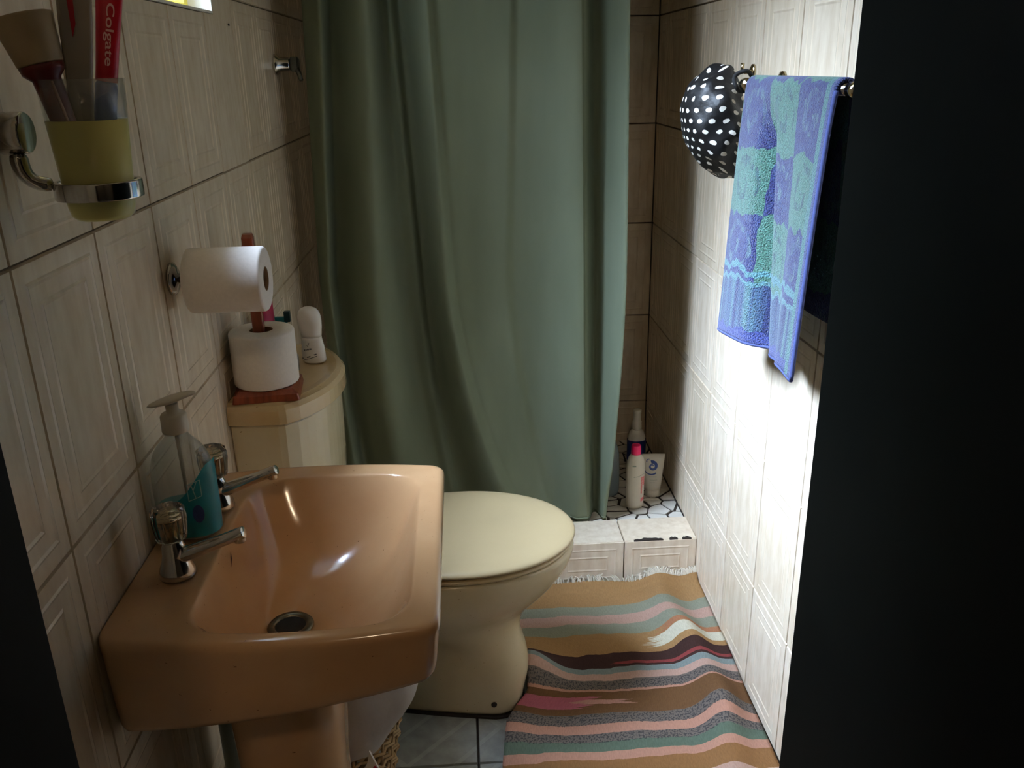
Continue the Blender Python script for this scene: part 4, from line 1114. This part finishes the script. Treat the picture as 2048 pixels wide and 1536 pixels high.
def cyl_patch(M, rx, ry, x0_, x1_, z0_, z1_, n=6, e=.0006):
    gg_ = G()
    def f(u, v):
        x = x0_ + (x1_ - x0_) * u; return M @ Vector((x, -(ry * math.sqrt(max(0, 1 - (x / rx) ** 2)) + e), z0_ + (z1_ - z0_) * v))
    return gg_.grid(f, n, 2)
# pink vertical lettering: rows of short strokes too small to read in the photograph
g = G(); rr_ = random.Random(9)
z = .050
while z < .098:
    h = rr_.uniform(.004, .007)
    for (xa, xb) in ((.009, .0135), (.0150, .0215)):
        if xa > .014 and z < .072: continue
        for kk in range(2):
            xq = xa + kk * (xb - xa) * .6
            q = cyl_patch(M1, .0283, .0208, xq, xq + (xb - xa) * .4, z, z + h * .82, 2); g.add(q.v, q.f)
        q = cyl_patch(M1, .0283, .0208, xa, xb, z, z + h * .2, 2); g.add(q.v, q.f)
    z += h
for kk in range(3):
    q = cyl_patch(M1, .0283, .0206, .0095 + kk * .0042, .0128 + kk * .0042, .024 + kk * .0012, .035 + kk * .0012, 2); g.add(q.v, q.f)
g.put('pink_lettering', MAT['coral_ink'], p1)
cyl_patch(M1, .0288, .0212, -.018, -.008, .138, .142, 4).put('brand_mark', MAT['green_ink'], p1)
g = G()
for kk in range(8):
    xa = -.014 + kk * .0045; q = cyl_patch(M1, .0288, .0212, xa, xa + .0045, .1045 + .0009 * kk, .1056 + .0009 * kk, 2); g.add(q.v, q.f)
g.put('grey_line', MAT['green_ink'], p1)
# white tube with a blue swirl, standing on its cap
p2 = thing('cream_tube', (.535, 2.300, FZ2), 'white flat tube with a blue swirl standing on its cap', 'tube')
M2 = T(.537, 2.300, FZ2) @ Matrix.Rotation(-.10, 4, 'Z')
def t2(z): t = z / .135; return .0225 + .0115 * t, .0170 - .0155 * t
G().loft([ell(*t2(z), z, 32) for z in (.022, .04, .06, .08, .10, .12, .135)], M=M2).put('tube', MAT['cream_plastic'], p2, True)
G().loft([ell(.021, .0165, .0002), ell(.0225, .0175, .002), ell(.0220, .0170, .0215)], M=M2).put('cap', MAT['tanplastic'] if False else MAT['cream_plastic'], p2, True)
MAT['swirl_blue'] = plain('swirl_blue_ink', S(34, 62, 128), .5)
def on2(x, z):
    a, c = t2(z); return M2 @ Vector((x, -(c * math.sqrt(max(0, 1 - min(.98, (x / a) ** 2))) + .0007), z))
def spiral(cx, cz, r0, r1, a0, a1, w0, w1, n=36):
    g_ = G(); vs = []
    for i in range(n + 1):
        t = i / n; a = a0 + (a1 - a0) * t; r = r0 + (r1 - r0) * t; wd = (w0 + (w1 - w0) * t)
        for s in (-1, 1): vs.append(on2(cx + (r + s * wd / 2) * cos(a), cz + (r + s * wd / 2) * sin(a)))
    return g_.add(vs, [(2 * i, 2 * i + 1, 2 * i + 3, 2 * i + 2) for i in range(n)])
g = spiral(-.003, .097, .0030, .0140, .3, .3 + 2 * PI * 1.25, .0022, .0105)
q = spiral(-.006, .094, .0215, .0225, PI * .85, PI * 1.72, .0015, .0046); g.add(q.v, q.f)
q = spiral(-.013, .114, .0050, .0075, PI * .4, PI * 1.2, .001, .0035); g.add(q.v, q.f)
g.put('swirl_print', MAT['swirl_blue'], p2)
g = G()
for zz, xa, xb in ((.064, -.012, .010), (.054, -.010, .012), (.046, -.009, .006)):
    vs = [on2(xa + (xb - xa) * i / 8, zz + dz_) for i in range(9) for dz_ in (0, .0007)]; g.add(vs, [(2 * i, 2 * i + 1, 2 * i + 3, 2 * i + 2) for i in range(8)])
g.put('fine_print', MAT['green_ink'], p2)
# pump bottle with navy label in the corner
p3 = thing('pump_bottle', (.512, 2.430, FZ2), 'tall white bottle with navy label in the shower corner', 'bottle')
M3 = T(.512, 2.430, FZ2)
G().loft([ell(.026, .02, .0), ell(.0285, .022, .004), ell(.0285, .022, .13), ell(.024, .02, .150), ell(.013, .013, .165)], M=M3).put('bottle', MAT['cream_plastic'], p3, True, [sub(1)])
G().lathe([(.0145, .162), (.0150, .164), (.0145, .186), (.0115, .188), (.0115, .214), (.0125, .216), (.0125, .224), (.010, .226)], 20, M3).put('cap', MAT['cream_plastic'], p3, True)
G().loft([ell(.0293, .0228, .060), ell(.0293, .0228, .128)], (False, False), M=M3).put('label', MAT['navy'], p3, True)
# translucent blue bottle half behind the curtain
p4 = thing('shampoo_bottle', (.402, 2.315, FZ2), 'translucent blue bottle half hidden behind the curtain edge', 'bottle')
M4 = T(.402, 2.315, FZ2)
G().loft([ell(.034, .02, 0), ell(.0375, .023, .004), ell(.0380, .0235, .09), ell(.036, .022, .14), ell(.026, .018, .175), ell(.013, .012, .190)], M=M4).put('bottle', MAT['blue_clear'], p4, True, [sub(1)])
MAT['blueliq'] = plain('blue_liquid', S(22, 60, 76), .2)
G().loft([ell(.033, .019, .002), ell(.0355, .021, .006), ell(.036, .0215, .075)], M=M4).put('liquid', MAT['blueliq'], p4, True)
G().lathe([(.0135, .1905), (.0135, .206), (.011, .208)], 20, M4).put('cap', MAT['white_plastic'], p4, True)
